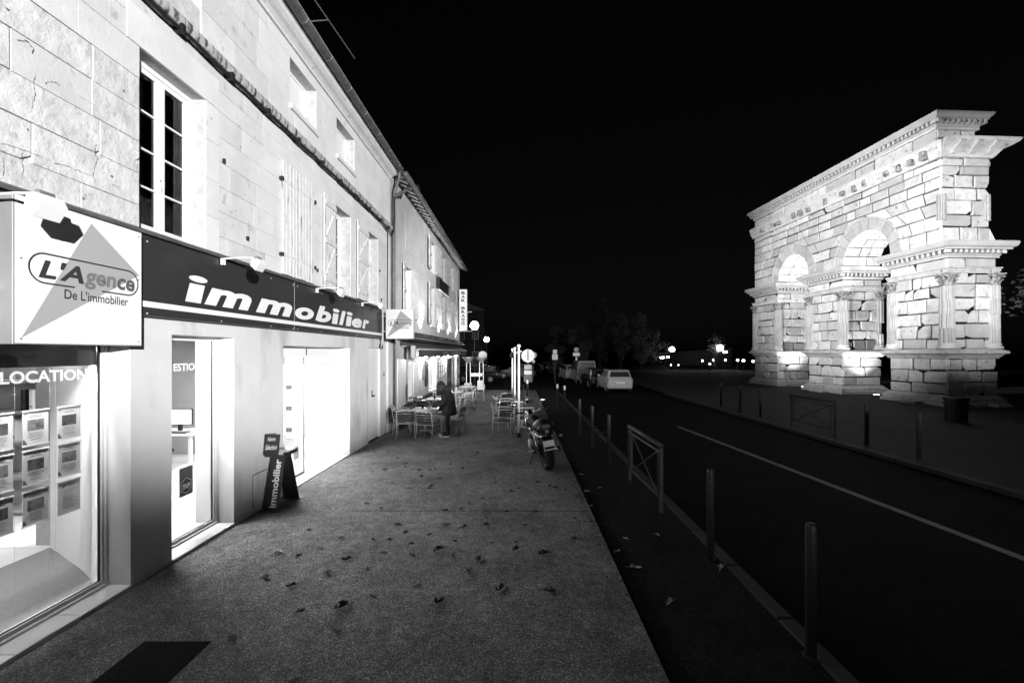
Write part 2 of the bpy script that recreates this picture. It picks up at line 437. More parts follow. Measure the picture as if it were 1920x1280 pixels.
def courses(u0, u1, rows, holes, lmin, lmax, rg):
    """stretcher-bond rectangles; rows = list of z levels"""
    out = []
    for z0, z1 in zip(rows, rows[1:]):
        cuts = [(h[0], h[1]) for h in holes if min(z1, h[3]) - max(z0, h[2]) > 0.02]
        spans = [(u0, u1)]
        for a, b in cuts:
            ns = []
            for s, e in spans:
                if b <= s or a >= e: ns.append((s, e)); continue
                if a > s: ns.append((s, a))
                if b < e: ns.append((b, e))
            spans = ns
        for s, e in spans:
            if e - s < 0.05: continue
            n = max(1, round((e-s)/rg.uniform(lmin, lmax)))
            xs = [s] + sorted(s + (e-s)*(i + rg.uniform(-.3, .3))/n for i in range(1, n)) + [e]
            out += [(a, b, z0, z1) for a, b in zip(xs, xs[1:])]
    return out
def levels(a, b, h):
    n = max(1, round((b-a)/h)); return [a + (b-a)*i/n for i in range(n+1)]

HY0, HY1 = -2.0, 13.12
house = thing('stone_house', 'pale two-storey stone townhouse with an estate agency on its ground floor', 'house', (FX, HY0, 0))
W_low = [(4.45, 5.38, 3.66, 5.58), (7.12, 8.12, 3.72, 5.58), (9.16, 10.06, 3.68, 5.58), (11.15, 12.02, 3.68, 5.58)]
W_up = [(4.35, 5.32, 6.66, 7.50), (7.38, 8.34, 6.70, 7.50), (9.27, 10.28, 6.70, 7.52)]
wall_sheet(MB(), FX-0.02, HY0, HY1, 2.78, 8.0, W_low + W_up, 0.40).build('wall', 'joint', house)
rg = random.Random(3)
rows = levels(3.60, 5.58, 0.33) + levels(5.58, 6.12, 0.27)[1:]
rows2 = levels(6.32, 6.70, 0.38) + levels(6.70, 7.50, 0.40)[1:] + levels(7.50, 7.70, 0.2)[1:]
for rset in (rows, rows2):
    for (a, b, c, d) in courses(1.2, HY1, rset, W_low + W_up, 0.55, 0.95, rg):
        old = (b < 4.5 and c < 5.2) and rg.random() < 0.93
        mt = 'stone_old' if old else ('stone' if b < 6.9 else 'stone_smooth')
        h = 0.02 + (rg.uniform(0, 0.007) if old else rg.uniform(0.0, 0.0012) if b < 6.9 else rg.uniform(0, 0.0005))
        g = rg.choice((.0012, .0012, .002, .006)) if old else (0.0018 if b < 6.9 else 0.0009)
        P = [(a+g, c+g), (b-g, c+g), (b-g, d-g), (a+g, d-g)]
        if old and rg.random() < 0.45:                # spalled corner
            e = rg.uniform(0.04, 0.10); P = [(a+g, c+g), (b-g-e, c+g), (b-g, c+g+e*0.7), (b-g, d-g), (a+g, d-g)]
        stone_slab(P, h, 0.006 if old else 0.0012, lambda u, v, w: (FX-0.02+w, u, v)).build('stone', mt, house)
# cracks and pits in the old masonry
rc = random.Random(12)
def wall_pt(px, py): u_ = 972 - px; return (FX*-800/u_, HC + (660-py)*-FX/u_)
for path, wd in (([(64,140),(61,160),(66,178),(60,190),(58,206)], .010), ([(84,157),(92,153),(102,155),(110,159)], .009), ([(178,270),(176,290),(182,297),(175,312),(173,330)], .012), ([(40,285),(39,305),(43,318),(38,338)], .010), ([(4,296),(5,312),(3,330)], .010),
                 ([(0,269),(25,275),(50,284),(84,297)], .007), ([(101,305),(130,314),(158,325),(171,330)], .007), ([(147,181),(162,189),(176,197)], .005), ([(100,250),(112,256),(120,266)], .005), ([(8,14),(16,20)], .02), ([(30,74),(50,78),(60,92),(58,100)], .014), ([(207,345),(222,352)], .006), ([(252,300),(258,296),(254,320)], .012)):
    P_ = [wall_pt(*p) for p in path]; m = MB(); Q_ = []
    for (ya, za), (yb, zb) in zip(P_, P_[1:]):
        for k in range(4): Q_.append((ya+(yb-ya)*k/4 + rc.uniform(-.006, .006), za+(zb-za)*k/4 + rc.uniform(-.006, .006)))
    Q_.append(P_[-1])
    for i_, ((ya, za), (yb, zb)) in enumerate(zip(Q_, Q_[1:])):
        L_ = math.hypot(yb-ya, zb-za) or 1; ny, nz = -(zb-za)/L_, (yb-ya)/L_; w0 = wd*(.1+.6*rc.random())*.5; w1 = wd*.25*rc.random()
        m.quad((FX+.009, ya-ny*w0, za-nz*w0), (FX+.009, ya+ny*w0, za+nz*w0), (FX+.009, yb+ny*w1, zb+nz*w1), (FX+.009, yb-ny*w1, zb-nz*w1))
    m.build('crack', 'crack', house)
for (px, py) in ((50,243),(155,372),(208,330),(230,170),(470,264),(448,236),(459,365),(482,376),(441,383),(441,395),(477,458),(456,408),(413,25),(475,115),(523,145),(412,80),(600,228),(622,252),(450,275),(300,340),(395,222),(382,260)):
    y_, z_ = wall_pt(px, py); r_ = rc.uniform(.006, .014)
    m = MB(); m.poly([(FX+.0095, y_ + r_*math.cos(q)*rc.uniform(.6, 1.2), z_ + r_*math.sin(q)*rc.uniform(.6, 1.2)) for q in [2*math.pi*k/7 for k in range(7)]]); m.build('pit', 'crack', house)
# smooth dressed surround of the first window
for (a, b) in ((5.385, 5.62),):
    for z0, z1 in zip(levels(3.66, 5.58, .48), levels(3.66, 5.58, .48)[1:]):
        stone_slab([(a, z0+.002), (b, z0+.002), (b, z1-.002), (a, z1-.002)], 0.027, 0.003, lambda u, v, w: (FX-0.02+w, u, v)).build('jamb_stone', 'stone_smooth', house)
stone_slab([(4.30, 5.585), (5.62, 5.585), (5.62, 5.97), (4.30, 5.97)], 0.028, 0.004, lambda u, v, w: (FX-0.02+w, u, v)).build('lintel', 'stone_smooth', house)
# string course: weathered blocks between the storeys
y = 1.2; k = 0
while y < HY1:
    y2 = min(HY1, y + rg.uniform(0.7, 1.3)); dz = rg.uniform(-0.012, 0.012)
    prof = [(FX-0.02, 6.125+dz), (FX+0.075, 6.15+dz), (FX+0.095, 6.21+dz), (FX+0.09, 6.27+dz), (FX+0.02, 6.325+dz), (FX-0.02, 6.33+dz)]
    MB().prism([(p[0], y+.003, p[1]) for p in prof][::-1], (0, y2-y-.006, 0)).build('string_course_block', 'ledge', house)
    y = y2
# moulded cornice under the gutter
y = 1.2
while y < HY1:
    y2 = min(HY1, y + 1.5)
    prof = [(FX-0.02, 7.70), (FX+0.04, 7.70), (FX+0.05, 7.75), (FX+0.09, 7.79), (FX+0.15, 7.82), (FX+0.20, 7.87), (FX+0.21, 7.93), (FX+0.24, 7.95), (FX+0.24, 7.99), (FX-0.02, 7.99)]
    MB().prism([(p[0], y+.002, p[1]) for p in prof][::-1], (0, y2-y-.004, 0)).build('cornice_block', 'stone', house)
    y = y2
# window on a stone opening: frame, casements with glazing bars, panes, curtains
def casement(root, a, b, c, d, X, rows_n=4, mat='painted_wood', curtain=True, leaves=2):
    w = MB(); f = 0.055
    w.box(X-.06, X, a, a+f, c, d); w.box(X-.06, X, b-f, b, c, d); w.box(X-.06, X, a+f, b-f, d-f, d); w.box(X-.06, X, a+f, b-f, c, c+f)
    win = w.build('window', mat, root)
    la = (b - a - 2*f)/leaves
    for i in range(leaves):
        y0 = a+f+i*la+.003; y1 = y0+la-.006; z0 = c+f+.003; z1 = d-f-.003; g = 0.058; s = MB(); Xs = X-.012
        s.box(Xs-.04, Xs+.006, y0, y0+g, z0, z1); s.box(Xs-.04, Xs+.006, y1-g, y1, z0, z1)
        s.box(Xs-.04, Xs+.006, y0+g, y1-g, z1-g, z1); s.box(Xs-.04, Xs+.006, y0+g, y1-g, z0, z0+g*1.5)
        zz = [z0+g*1.5 + (z1-g-z0-g*1.5)*k/rows_n for k in range(rows_n+1)]
        for z in zz[1:-1]: s.box(Xs-.03, Xs+.004, y0+g, y1-g, z-.011, z+.011)
        s.build('sash', mat, win)
        for k in range(rows_n):
            MB().quad((Xs-.018, y0+g, zz[k]), (Xs-.018, y1-g, zz[k]), (Xs-.018, y1-g, zz[k+1]), (Xs-.018, y0+g, zz[k+1])).build('pane', 'glass_dark', win)
        if curtain:
            cm = MB(); n = 14
            for k in range(n):
                ya = y0 + (y1-y0)*k/n; yb = y0 + (y1-y0)*(k+1)/n
                xa = X-.14 + .018*math.sin(k*1.9+i); xb = X-.14 + .018*math.sin((k+1)*1.9+i)
                cm.quad((xa, ya, c), (xb, yb, c), (xb, yb, d), (xa, ya, d))
            cm.build('curtain', 'curtain', win)
    return win
casement(house, 4.45, 5.38, 3.66, 5.58, FX-.17)
casement(house, 9.16, 10.06, 3.68, 5.58, FX-.24)
casement(house, 11.15, 12.02, 3.68, 5.58, FX-.24)
def board_window(root, a, b, c, d, X):                      # upper windows closed by pale inner boards
    w = MB(); f = .05
    w.box(X-.05, X, a, a+f, c, d); w.box(X-.05, X, b-f, b, c, d); w.box(X-.05, X, a+f, b-f, d-f, d); w.box(X-.05, X, a+f, b-f, c, c+f)
    win = w.build('window', 'painted_wood', root)
    MB().box(X-.035, X-.02, a+f, b-f, c+f, d-f).build('panel', 'painted_wood', win)
    MB().box(X-.02, X+.012, a+f+.10, b-f-.10, c+f+.08, c+f+.11).build('rail', 'painted_wood', win)
for (a, b, c, d) in W_up: board_window(house, a, b, c, d, FX-.20)
for (a, b, c, d) in W_up[1:]:
    MB().cbox(FX-.2, FX+.05, a-.03, b+.03, c-.09, c-.002, .01).build('sill', 'stone_smooth', house)
# plank shutters
def shutter(root, hinge_y, width, z0, z1, side, ang, X, mat='peeling_wood', planks=5, brace=True, straps=True):
    """side +1: leaf runs to larger y from its hinge; ang: how far it stands off the wall"""
    t = 0.028; e = bpy.data.objects.new('shutter', None); COL.objects.link(e)
    e.parent = root; e.location = Vector((X, hinge_y, z0)) - root.location
    e.rotation_euler = (0, 0, -side*R(ang))
    pw = width/planks; h = z1 - z0
    for i in range(planks):
        a = (i*pw + .002)*side; b = ((i+1)*pw - .002)*side
        MB().cbox(0.008, 0.008+t, min(a, b), max(a, b), rnd.uniform(0, .012), h - rnd.uniform(0, .012), .004).build('plank', mat, e, world=False)
    if brace:
        xo = 0.0085+t
        for zz in (.10, .5, .90): MB().box(xo, xo+.022, min(.02*side, (width-.02)*side), max(.02*side, (width-.02)*side), h*zz-.05, h*zz+.05).build('batten', mat, e, world=False)
        for za, zb in ((.15, .45), (.55, .85)):
            y0_, y1_ = .06*side, (width-.06)*side; d = .05*side
            MB().prism([(xo, y0_, h*zb), (xo, y0_+d, h*zb), (xo, y1_, h*za), (xo, y1_-d, h*za)] if side < 0 else [(xo, y1_-d, h*za), (xo, y1_, h*za), (xo, y0_+d, h*zb), (xo, y0_, h*zb)], (.02, 0, 0)).build('brace', mat, e, world=False)
    elif straps:
        for zz in (.17, .83):
            MB().box(.0085+t, .0125+t, min(0, width*.86*side), max(0, width*.86*side), h*zz-.016, h*zz+.016).build('strap_hinge', mat, e, world=False)
            MB().box(-.01, .03+t, min(-.05*side, -.005*side), max(-.05*side, -.005*side), h*zz-.03, h*zz+.03).build('pintle', 'iron', e, world=False)
    return e
shutter(house, 7.09, 0.535, 3.70, 5.60, 1, 0, FX+.004, brace=False)
shutter(house, 8.17, 0.535, 3.70, 5.60, -1, 0, FX+.004, brace=False, mat='peeling_wood')
shutter(house, 9.14, 0.58, 3.70, 5.62, -1, 1.5, FX+.01)
shutter(house, 11.13, 0.80, 3.70, 5.62, -1, 1.5, FX+.01)
# iron shutter stays on the wall
for (y_, z_) in ((6.2, 4.05), (8.35, 4.0), (12.1, 4.7), (12.25, 3.9), (5.7, 4.95)):
    MB().box(FX, FX+.035, y_-.012, y_+.012, z_-.03, z_+.03).build('shutter_stay', 'iron', house)
# shell of the house behind the facade, upper rooms, roof
sh = MB()
sh.box(-13, FX-.42, HY0, HY0+.02, 2.9, 8.0); sh.box(-13, FX-.42, HY1-.02, HY1-.002, 2.9, 8.0); sh.box(-13, -12.9, HY0, HY1, 2.9, 8.0)
sh.box(-13, FX-.43, HY0, HY1, 7.95, 7.99)
sh.build('room_shell', 'dark_room', house)
MB().box(-13, FX-.42, HY0, HY1, 2.80, 2.90).build('upper_floor', 'interior_white', house)
roof = MB().quad((FX+.30, HY0, 8.03), (FX+.30, HY1+.05, 8.03), (-9, HY1+.05, 9.4), (-9, HY0, 9.4)).build('roof', 'roof_tile', house)
tile_me = MB()
for k in range(5):
    q0 = math.pi*k/4; 
tm = MB(); n = 6
for i in range(n):
    a0 = math.pi*i/n; a1 = math.pi*(i+1)/n
    tm.quad((0.05, -.10*math.cos(a0), .075*math.sin(a0)), (0.05, -.10*math.cos(a1), .075*math.sin(a1)), (-.42, -.085*math.cos(a1), .112+.065*math.sin(a1)), (-.42, -.085*math.cos(a0), .112+.065*math.sin(a0)))
tile_me = tm.mesh('roof_tile', 'roof_tile', True)
yy = 1.4
while yy < HY1:
    o = link('roof_tile', tile_me, roof); o.location = Vector((FX+.28, yy, 8.035)) - house.location - Vector((0, 0, 0)); yy += .235

# gutter and downpipes
gut = thing('roof_gutter', 'grey half-round zinc gutter along the eaves of the stone house', 'gutter', (FX+.32, HY0, 8.0))
g = MB(); n = 10; ys = [HY0, HY1-.35, HY1+.02]; zo = [0, -.01, -.05]
for j in range(2):
    for i in range(n):
        a0 = math.pi + math.pi*i/n; a1 = math.pi + math.pi*(i+1)/n; r = .085
        p = lambda a, j: (FX+.325+r*math.cos(a), ys[j], 8.02+zo[j]+r*math.sin(a))
        g.quad(p(a0, j), p(a1, j), p(a1, j+1), p(a0, j+1))
g.build('trough', 'zinc', gut, smooth=True)
yb = 1.6
while yb < HY1:
    b = MB(); pts = [(FX+.325+.089*math.cos(math.pi+math.pi*i/10), yb, 8.02+.089*math.sin(math.pi+math.pi*i/10)) for i in range(11)]
    b.tube(pts, .006, 5).build('joint_band', 'zinc_light', gut); yb += .93
MB().tube([(FX+.41, HY0, 8.02), (FX+.41, HY1, 8.02)], .009, 6).build('rim', 'zinc_light', gut)
def downpipe(name, label, pts, r, bands, mat='zinc'):
    t = thing(name, label, 'downpipe', pts[-1])
    MB().tube(pts, r, 10).build('pipe', mat, t, smooth=True)
    for z in bands: MB().lathe([(r+.008, -.02), (r+.008, .02)], 10, (pts[-2][0], pts[-2][1], z)).build('band', mat, t)
    return t
PY = HY1 + .10
downpipe('downpipe', 'grey rainwater pipe running down the seam between the two houses', [(FX+.30, HY1-.05, 7.95), (FX+.26, PY-.02, 7.75), (FX+.10, PY, 7.35), (FX+.085, PY, 7.0), (FX+.085, PY, 5.0), (FX+.085, PY, 0.02)], .05, (6.6, 4.9, 3.2, 1.5))
downpipe('downpipe', 'short bent rainwater pipe curling under the bar house eaves', [(FX+.40, PY+.55, 7.72), (FX+.40, PY+.42, 7.55), (FX+.25, PY+.22, 7.42), (FX+.13, PY+.12, 7.30), (FX+.10, PY+.10, 7.2)], .045, ())
# black service cable under the string course
cp = []
y = 1.0
while y < 13.0:
    cp.append((FX+.075 + rg.uniform(-.006, .006), y, 6.115 - (.022*abs(math.sin(y*3.1))) - (.10*max(0, y-11.9) if y > 11.9 else 0))); y += .16
cp += [(FX+.09, 13.03, 5.98), (FX+.12, 13.10, 6.1), (FX+.14, 13.14, 6.6), (FX+.13, 13.14, 7.2)]
cab = thing('service_cable', 'thick black service cable slung under the ledge between the storeys', 'cable', (FX, 1, 6.1))
MB().tube(cp, .021, 6).build('cable', 'cable', cab)
MB().tube([(p[0]-.02, p[1], p[2]+.035+rg.uniform(-.004, .004)) for p in cp[:-4]], .010, 5).build('cable', 'cable', cab)
for yv in (4.9, 5.75, 6.6, 7.5, 8.4, 9.3, 10.2, 11.1, 12.0, 12.7):
    MB().box(FX, FX+.115, yv-.025, yv+.025, 6.07, 6.16).build('clip', 'cable', cab)
tag(MB().tube([(FX+.03, 12.80, 6.0), (FX+.02, 12.82, 5.0), (FX+.025, 12.79, 4.2), (FX+.02, 12.8, 3.7)], .011, 5).build('wall_cable', 'cable'), 'thin dark cable dropping down the corner of the stone house', 'cable')
# aerial on the roof
an = thing('television_aerial', 'thin television aerial on the roof against the black sky', 'aerial', (-4.55, 9.3, 8.1))
MB().tube([(-4.55, 9.3, 8.1), (-4.55, 9.3, 9.62)], .018, 6).build('mast', 'alu_dull', an)
MB().tube([(-4.55, 9.3, 9.60), (-4.35, 9.75, 9.98)], .014, 6).build('bracket', 'alu_dull', an)
MB().tube([(-4.45, 8.3, 9.95), (-4.3, 11.2, 10.1)], .016, 6).build('boom', 'alu_dull', an)

# ------------------------------------------------------------------ shopfront
S_open = [(0.8, 4.335, 0, 2.56), (4.85, 5.91, 0, 2.60), (7.15, 9.97, 0, 2.51), (11.2, 12.15, 0, 2.52)]
wall_sheet(MB(), FX+.01, HY0, HY1, 0, 2.78, S_open, 0.32).build('shopfront_wall', 'render', house)
MB().cbox(FX+.01, FX+.07, 12.72, HY1+.10, 0, 2.95, .006).build('corner_pilaster', 'render', house)
# tiled sills
for (a, b) in ((0.8, 4.335), (4.85, 5.91)):
    n = max(2, round((b-a)/.52)); w = (b-a)/n
    for i in range(n):
        MB().cbox(FX-.26, FX+.035, a+i*w+.003, a+(i+1)*w-.003, -.02, .045, .006).build('sill_tile', 'sill_tile', house)
MB().cbox(FX-.35, FX+.02, 7.15, 9.97, -.02, .022, .004).build('threshold', 'sill_tile', house)
# utility hatch
h = MB().cbox(FX+.011, FX+.024, 6.33, 6.66, .10, .57, .004).build('utility_hatch', 'render', house)
hm = MB()
for (a, b, c, d) in ((6.318, 6.328, .09, .58), (6.662, 6.672, .09, .58), (6.328, 6.662, .572, .582)): hm.box(FX+.011, FX+.020, a, b, c, d)
hm.build('hatch_frame', 'ink_mid', h)
# shop windows
def shop_window(a, b, d, X, c=.045):
    m = MB(); f = .05
    m.box(X-.03, X+.03, a, a+f, c, d); m.box(X-.03, X+.03, b-f, b, c, d); m.box(X-.03, X+.03, a+f, b-f, d-f, d); m.box(X-.03, X+.03, a+f, b-f, c, c+.06)
    m.box(X+.03, X+.045, b-f*.5, b, c, d); m.box(X+.03, X+.06, a, b, c, c+.022)
    w = m.build('shop_window', 'painted_wood', house)
    MB().quad((X, a+f, c+.06), (X, b-f, c+.06), (X, b-f, d-f), (X, a+f, d-f)).build('pane', 'glass', w)
    s = MB(); s.box(X-.004, X+.010, b-f-.012, b-f+.001, c+.06, d-f); s.box(X-.004, X+.01, a+f, b-f-.012, c+.055, c+.068)
    s.build('seal', 'black', w)
    return w
GX = FX - .26
shop_window(0.8, 4.332, 2.555, GX); shop_window(4.853, 5.907, 2.595, GX)
# fixed glass leaf beside the open entrance, its steel edges
en = MB(); Xd = FX-.30
en.box(Xd-.015, Xd+.015, 7.16, 8.46, .024, .052); en.box(Xd-.012, Xd+.012, 8.448, 8.46, .05, 2.3)
leaf = en.build('glass_door', 'ink_soft', house)
MB().quad((Xd, 7.16, .05), (Xd, 8.45, .05), (Xd, 8.45, 2.3), (Xd, 7.16, 2.3)).build('pane', 'glass', leaf)
MB().box(Xd-.06, Xd+.03, 7.16, 9.96, 2.30, 2.505).build('door_head', 'interior_white', house)
MB().box(Xd+.03, Xd+.036, 8.47, 8.50, 2.34, 2.47).build('head_slot', 'black', house)
# narrow white service door at the corner
nd = MB().cbox(FX-.10, FX-.05, 11.205, 12.145, .015, 2.515, .006).build('service_door', 'painted_wood', house)
MB().box(FX-.05, FX-.035, 11.25, 11.30, 1.75, 2.42).build('slot_window', 'black', nd)
MB().box(FX-.05, FX-.015, 11.62, 11.80, 1.18, 1.22).build('handle', 'black', nd)
MB().box(FX-.05, FX-.047, 11.60, 11.70, 1.20, 1.36).build('handle_plate', 'alu_dull', nd)
tag(MB().cbox(FX+.01, FX+.03, 12.42, 12.50, 1.70, 1.80, .004).build('door_bell', 'ink_mid'), 'small dark bell push on the wall by the narrow white door', 'bell')

# ------------------------------------------------------------------ interior of the agency
tag(MB().box(-11, FX-.3, -1.9, 13.1, -.05, .012).build('shop_floor', 'interior_tile'), kind='structure')
ftm = MB().cbox(0.003, .447, 0.003, .447, 0, .008, .002).mesh('floor_tile', 'interior_tile')
flo = bpy.data.objects['shop_floor']
for i in range(9):
    for j in range(13):
        x_ = -8.3 + i*.45; y_ = 7.0 + j*.45
        if x_ + .45 > FX-.3 or y_ > 12.0: continue
        o = link('floor_tile', ftm, flo); o.location = (x_, y_, .0125)
for i in range(6):
    for j in range(4):
        o = link('floor_tile', ftm, flo); o.location = (-8.3+i*.45, 5.2+j*.45, .0125)
tag(MB().prism([(FX-.31, -1.8, .014), (FX-.31, 4.40, .014), (-4.75, 4.80, .014), (-5.72, 5.32, .014), (-5.75, -1.8, .014)], (0, 0, .006)).build('display_carpet', 'carpet'), kind='structure')
tag(MB().box(-11, FX-.31, -1.9, 13.1, 2.70, 2.79).build('shop_ceiling', 'interior_white'), kind='structure')
iw = tag(MB().box(-11, -10.9, -1.9, 13.1, .0, 2.7).build('shop_wall', 'interior_white'), kind='structure')
MB().box(-10.9, FX-.32, 13.0, 13.1, 0, 2.7).build('side_wall', 'interior_white', iw)
MB().box(-10.9, FX-.32, -1.9, -1.8, 0, 2.7).build('side_wall', 'interior_white', iw)
MB().box(-6.6, FX-.32, 12.2, 12.3, 0, 2.7).build('back_wall', 'interior_white', iw)
# inner doorway of the lobby: jambs and head in front of the white back wall
MB().box(-6.6, -6.05, 12.1, 12.2, 0, 2.1).build('jamb', 'interior_white', iw)
MB().box(-6.6, -4.3, 12.08, 12.2, 2.1, 2.7).build('door_head', 'interior_white', iw)
MB().box(-5.28, -4.3, 12.09, 12.2, 0, 2.1).build('jamb', 'interior_white', iw)
# canted partition behind the display window, grey baseboard, pillar
def slant(name, p, q, z0, z1, t, mat, parent):
    p = Vector((*p, 0)); q = Vector((*q, 0)); nrm = (q-p).cross(Vector((0, 0, 1))).normalized()*t
    return MB().prism([(p.x, p.y, z0), (q.x, q.y, z0), ((q+nrm).x, (q+nrm).y, z0), ((p+nrm).x, (p+nrm).y, z0)], (0, 0, z1-z0)).build(name, mat, parent)
slant('partition', (FX-.31, 4.42), (-4.74, 4.74), .02, 2.7, -.08, 'interior_white', iw)
slant('partition', (-4.74, 4.74), (-5.68, 5.28), .02, 2.7, -.08, 'interior_white', iw)
slant('baseboard', (-4.74, 4.725), (-5.68, 5.265), .02, .20, .02, 'wood_grey', iw)
MB().box(-5.95, -5.70, 5.26, 5.34, .02, 2.7).build('door_jamb', 'wood_grey', iw)
MB().box(-4.53, FX-.32, 5.985, 6.06, .02, 2.7).build('partition', 'interior_white', iw)
MB().box(-10.9, -8.9, 9.6, 9.7, .02, 2.7).build('partition', 'interior_grey', iw)
MB().box(-10.9, -7.25, 10.0, 10.1, .02, 2.7).build('partition', 'interior_grey', iw)
MB().box(-4.85, FX-.32, 7.08, 7.14, .02, 2.7).build('partition', 'interior_white', iw)
MB().box(-4.72, -4.42, -1.8, 4.36, 2.33, 2.69).build('blind_box', 'interior_white', iw)
# ceiling luminaires
cl_me = MB().box(-.30, .30, -.60, .60, -.025, 0).mesh('ceiling_light', 'ceiling_glow')
cl_dim = MB().box(-.30, .30, -.60, .60, -.025, 0).mesh('ceiling_light', 'display_glow')
cl_room = MB().box(-.30, .30, -.60, .60, -.025, 0).mesh('ceiling_light', 'room_glow')
cl_fr = MB().box(-.33, .33, -.63, -.60, -.03, 0).box(-.33, .33, .60, .63, -.03, 0).box(-.33, -.30, -.60, .60, -.03, 0).box(.30, .33, -.60, .60, -.03, 0).mesh('frame', 'alu_dull')
for i, (x_, y_, what) in enumerate([(-5.1, 2.6, 'over the display window'), (-5.0, 5.35, 'behind the second shop window'), (-5.1, 8.3, 'just inside the entrance'), (-5.3, 10.9, 'at the back of the lobby'),
                                    (-7.4, 3.6, 'over the binder shelf'), (-7.2, 7.2, 'over the desk'), (-7.6, 11.0, 'in the far inner room')]):
    o = thing('ceiling_light', 'white lit ceiling panel %s' % what, 'light', (x_, y_, 2.699), group='ceiling lights of the agency')
    link('diffuser', cl_dim if i in (0, 4) else cl_me if i in (1, 2, 3) else cl_room, o); link('frame', cl_fr, o)
st_ = thing('added_strip_light', 'slim lit tube added over the listing cards in the display window', 'light', (FX-.31, 2.5, 2.45))  # tube added to brighten the card faces from the front
MB().box(FX-.325, FX-.295, 1.0, 4.28, 2.425, 2.44).build('tube', 'strip_glow', st_)
MB().box(FX-.33, FX-.29, 1.0, 4.28, 2.441, 2.47).build('housing', 'interior_white', st_)
MB().box(FX-.291, FX-.285, 1.0, 4.28, 2.27, 2.47).build('added_baffle', 'interior_white', st_)  # added lip that blocks the tube's light toward the pavement
# desk with monitor
dk = thing('desk', 'white office desk behind the second shop window', 'desk', (-7.1, 8.9, 0))
MB().cbox(-7.9, -6.5, 8.5, 9.25, .72, .76, .006).build('desk_top', 'interior_white', dk)
for (x_, y_) in ((-7.85, 8.55), (-6.6, 8.55), (-7.85, 9.2), (-6.6, 9.2)): MB().box(x_, x_+.05, y_-.025, y_+.025, .02, .72).build('leg', 'interior_white', dk)
mo = thing('computer_monitor', 'bright computer monitor on the white desk', 'monitor', (-7.1, 8.95, .76))
MB().box(-7.13, -7.05, 8.93, 8.97, .76, .90).build('stand', 'black', mo)
MB().cbox(-7.36, -6.82, 8.92, 8.96, .88, 1.22, .006).build('case', 'black', mo)
MB().quad((-7.34, 8.917, .90), (-6.84, 8.917, .90), (-6.84, 8.917, 1.20), (-7.34, 8.917, 1.20)).build('display', 'screen', mo)
tag(MB().cbox(-7.5, -6.7, 8.58, 8.75, .762, .79, .004).build('keyboard', 'black'), 'black keyboard in front of the bright monitor', 'keyboard')
ch = thing('office_chair', 'dark office chair beneath the white desk', 'chair', (-7.0, 8.2, 0))
MB().cbox(-7.25, -6.75, 7.95, 8.4, .44, .52, .03).build('seat', 'black', ch)
MB().cbox(-7.22, -6.78, 7.90, 7.96, .55, .95, .02).build('backrest', 'black', ch)
MB().tube([(-7, 8.18, .05), (-7, 8.18, .44)], .03, 8).build('stem', 'black', ch)
for k in range(5):
    q = 2*math.pi*k/5; MB().tube([(-7, 8.18, .10), (-7+.3*math.cos(q), 8.18+.3*math.sin(q), .05)], .02, 6).build('leg', 'black', ch)
# binder shelf behind the display window
bs = thing('binder_shelf', 'grey shelf unit seen through the display window', 'shelf', (-7.3, 6.2, 0))
MB().box(-8.2, -6.55, 6.55, 6.60, .02, 2.2).build('back_panel', 'interior_grey', bs)
for z_ in (.05, .55, 1.05, 1.50, 1.95): MB().box(-8.2, -6.55, 6.2, 6.55, z_, z_+.04).build('shelf', 'wood_grey', bs)
MB().box(-6.55, -6.50, 6.2, 6.6, .02, 2.2).build('side_panel', 'wood_grey', bs)
for i in range(9):
    x_ = -6.65 - i*.125; z_ = 1.54 if i < 6 else 1.09
    b_ = thing('ring_binder', '%s ring binder on the grey shelf, number %s from its side panel' % ('dark' if i % 3 == 2 else 'pale', 'one two three four five six seven eight nine'.split()[i]), 'binder', (x_, 6.3, z_), group='ring binders on the shelf')
    MB().cbox(-.055, .0, -.02, .25, 0, .31, .004).build('cover', 'black' if i % 3 == 2 else 'acrylic', b_, world=False)
    MB().lathe([(.014, 0), (.014, .004)], 10, (-.028, -.021, .06), 'Y').build('finger_ring', 'ink', b_, world=False)

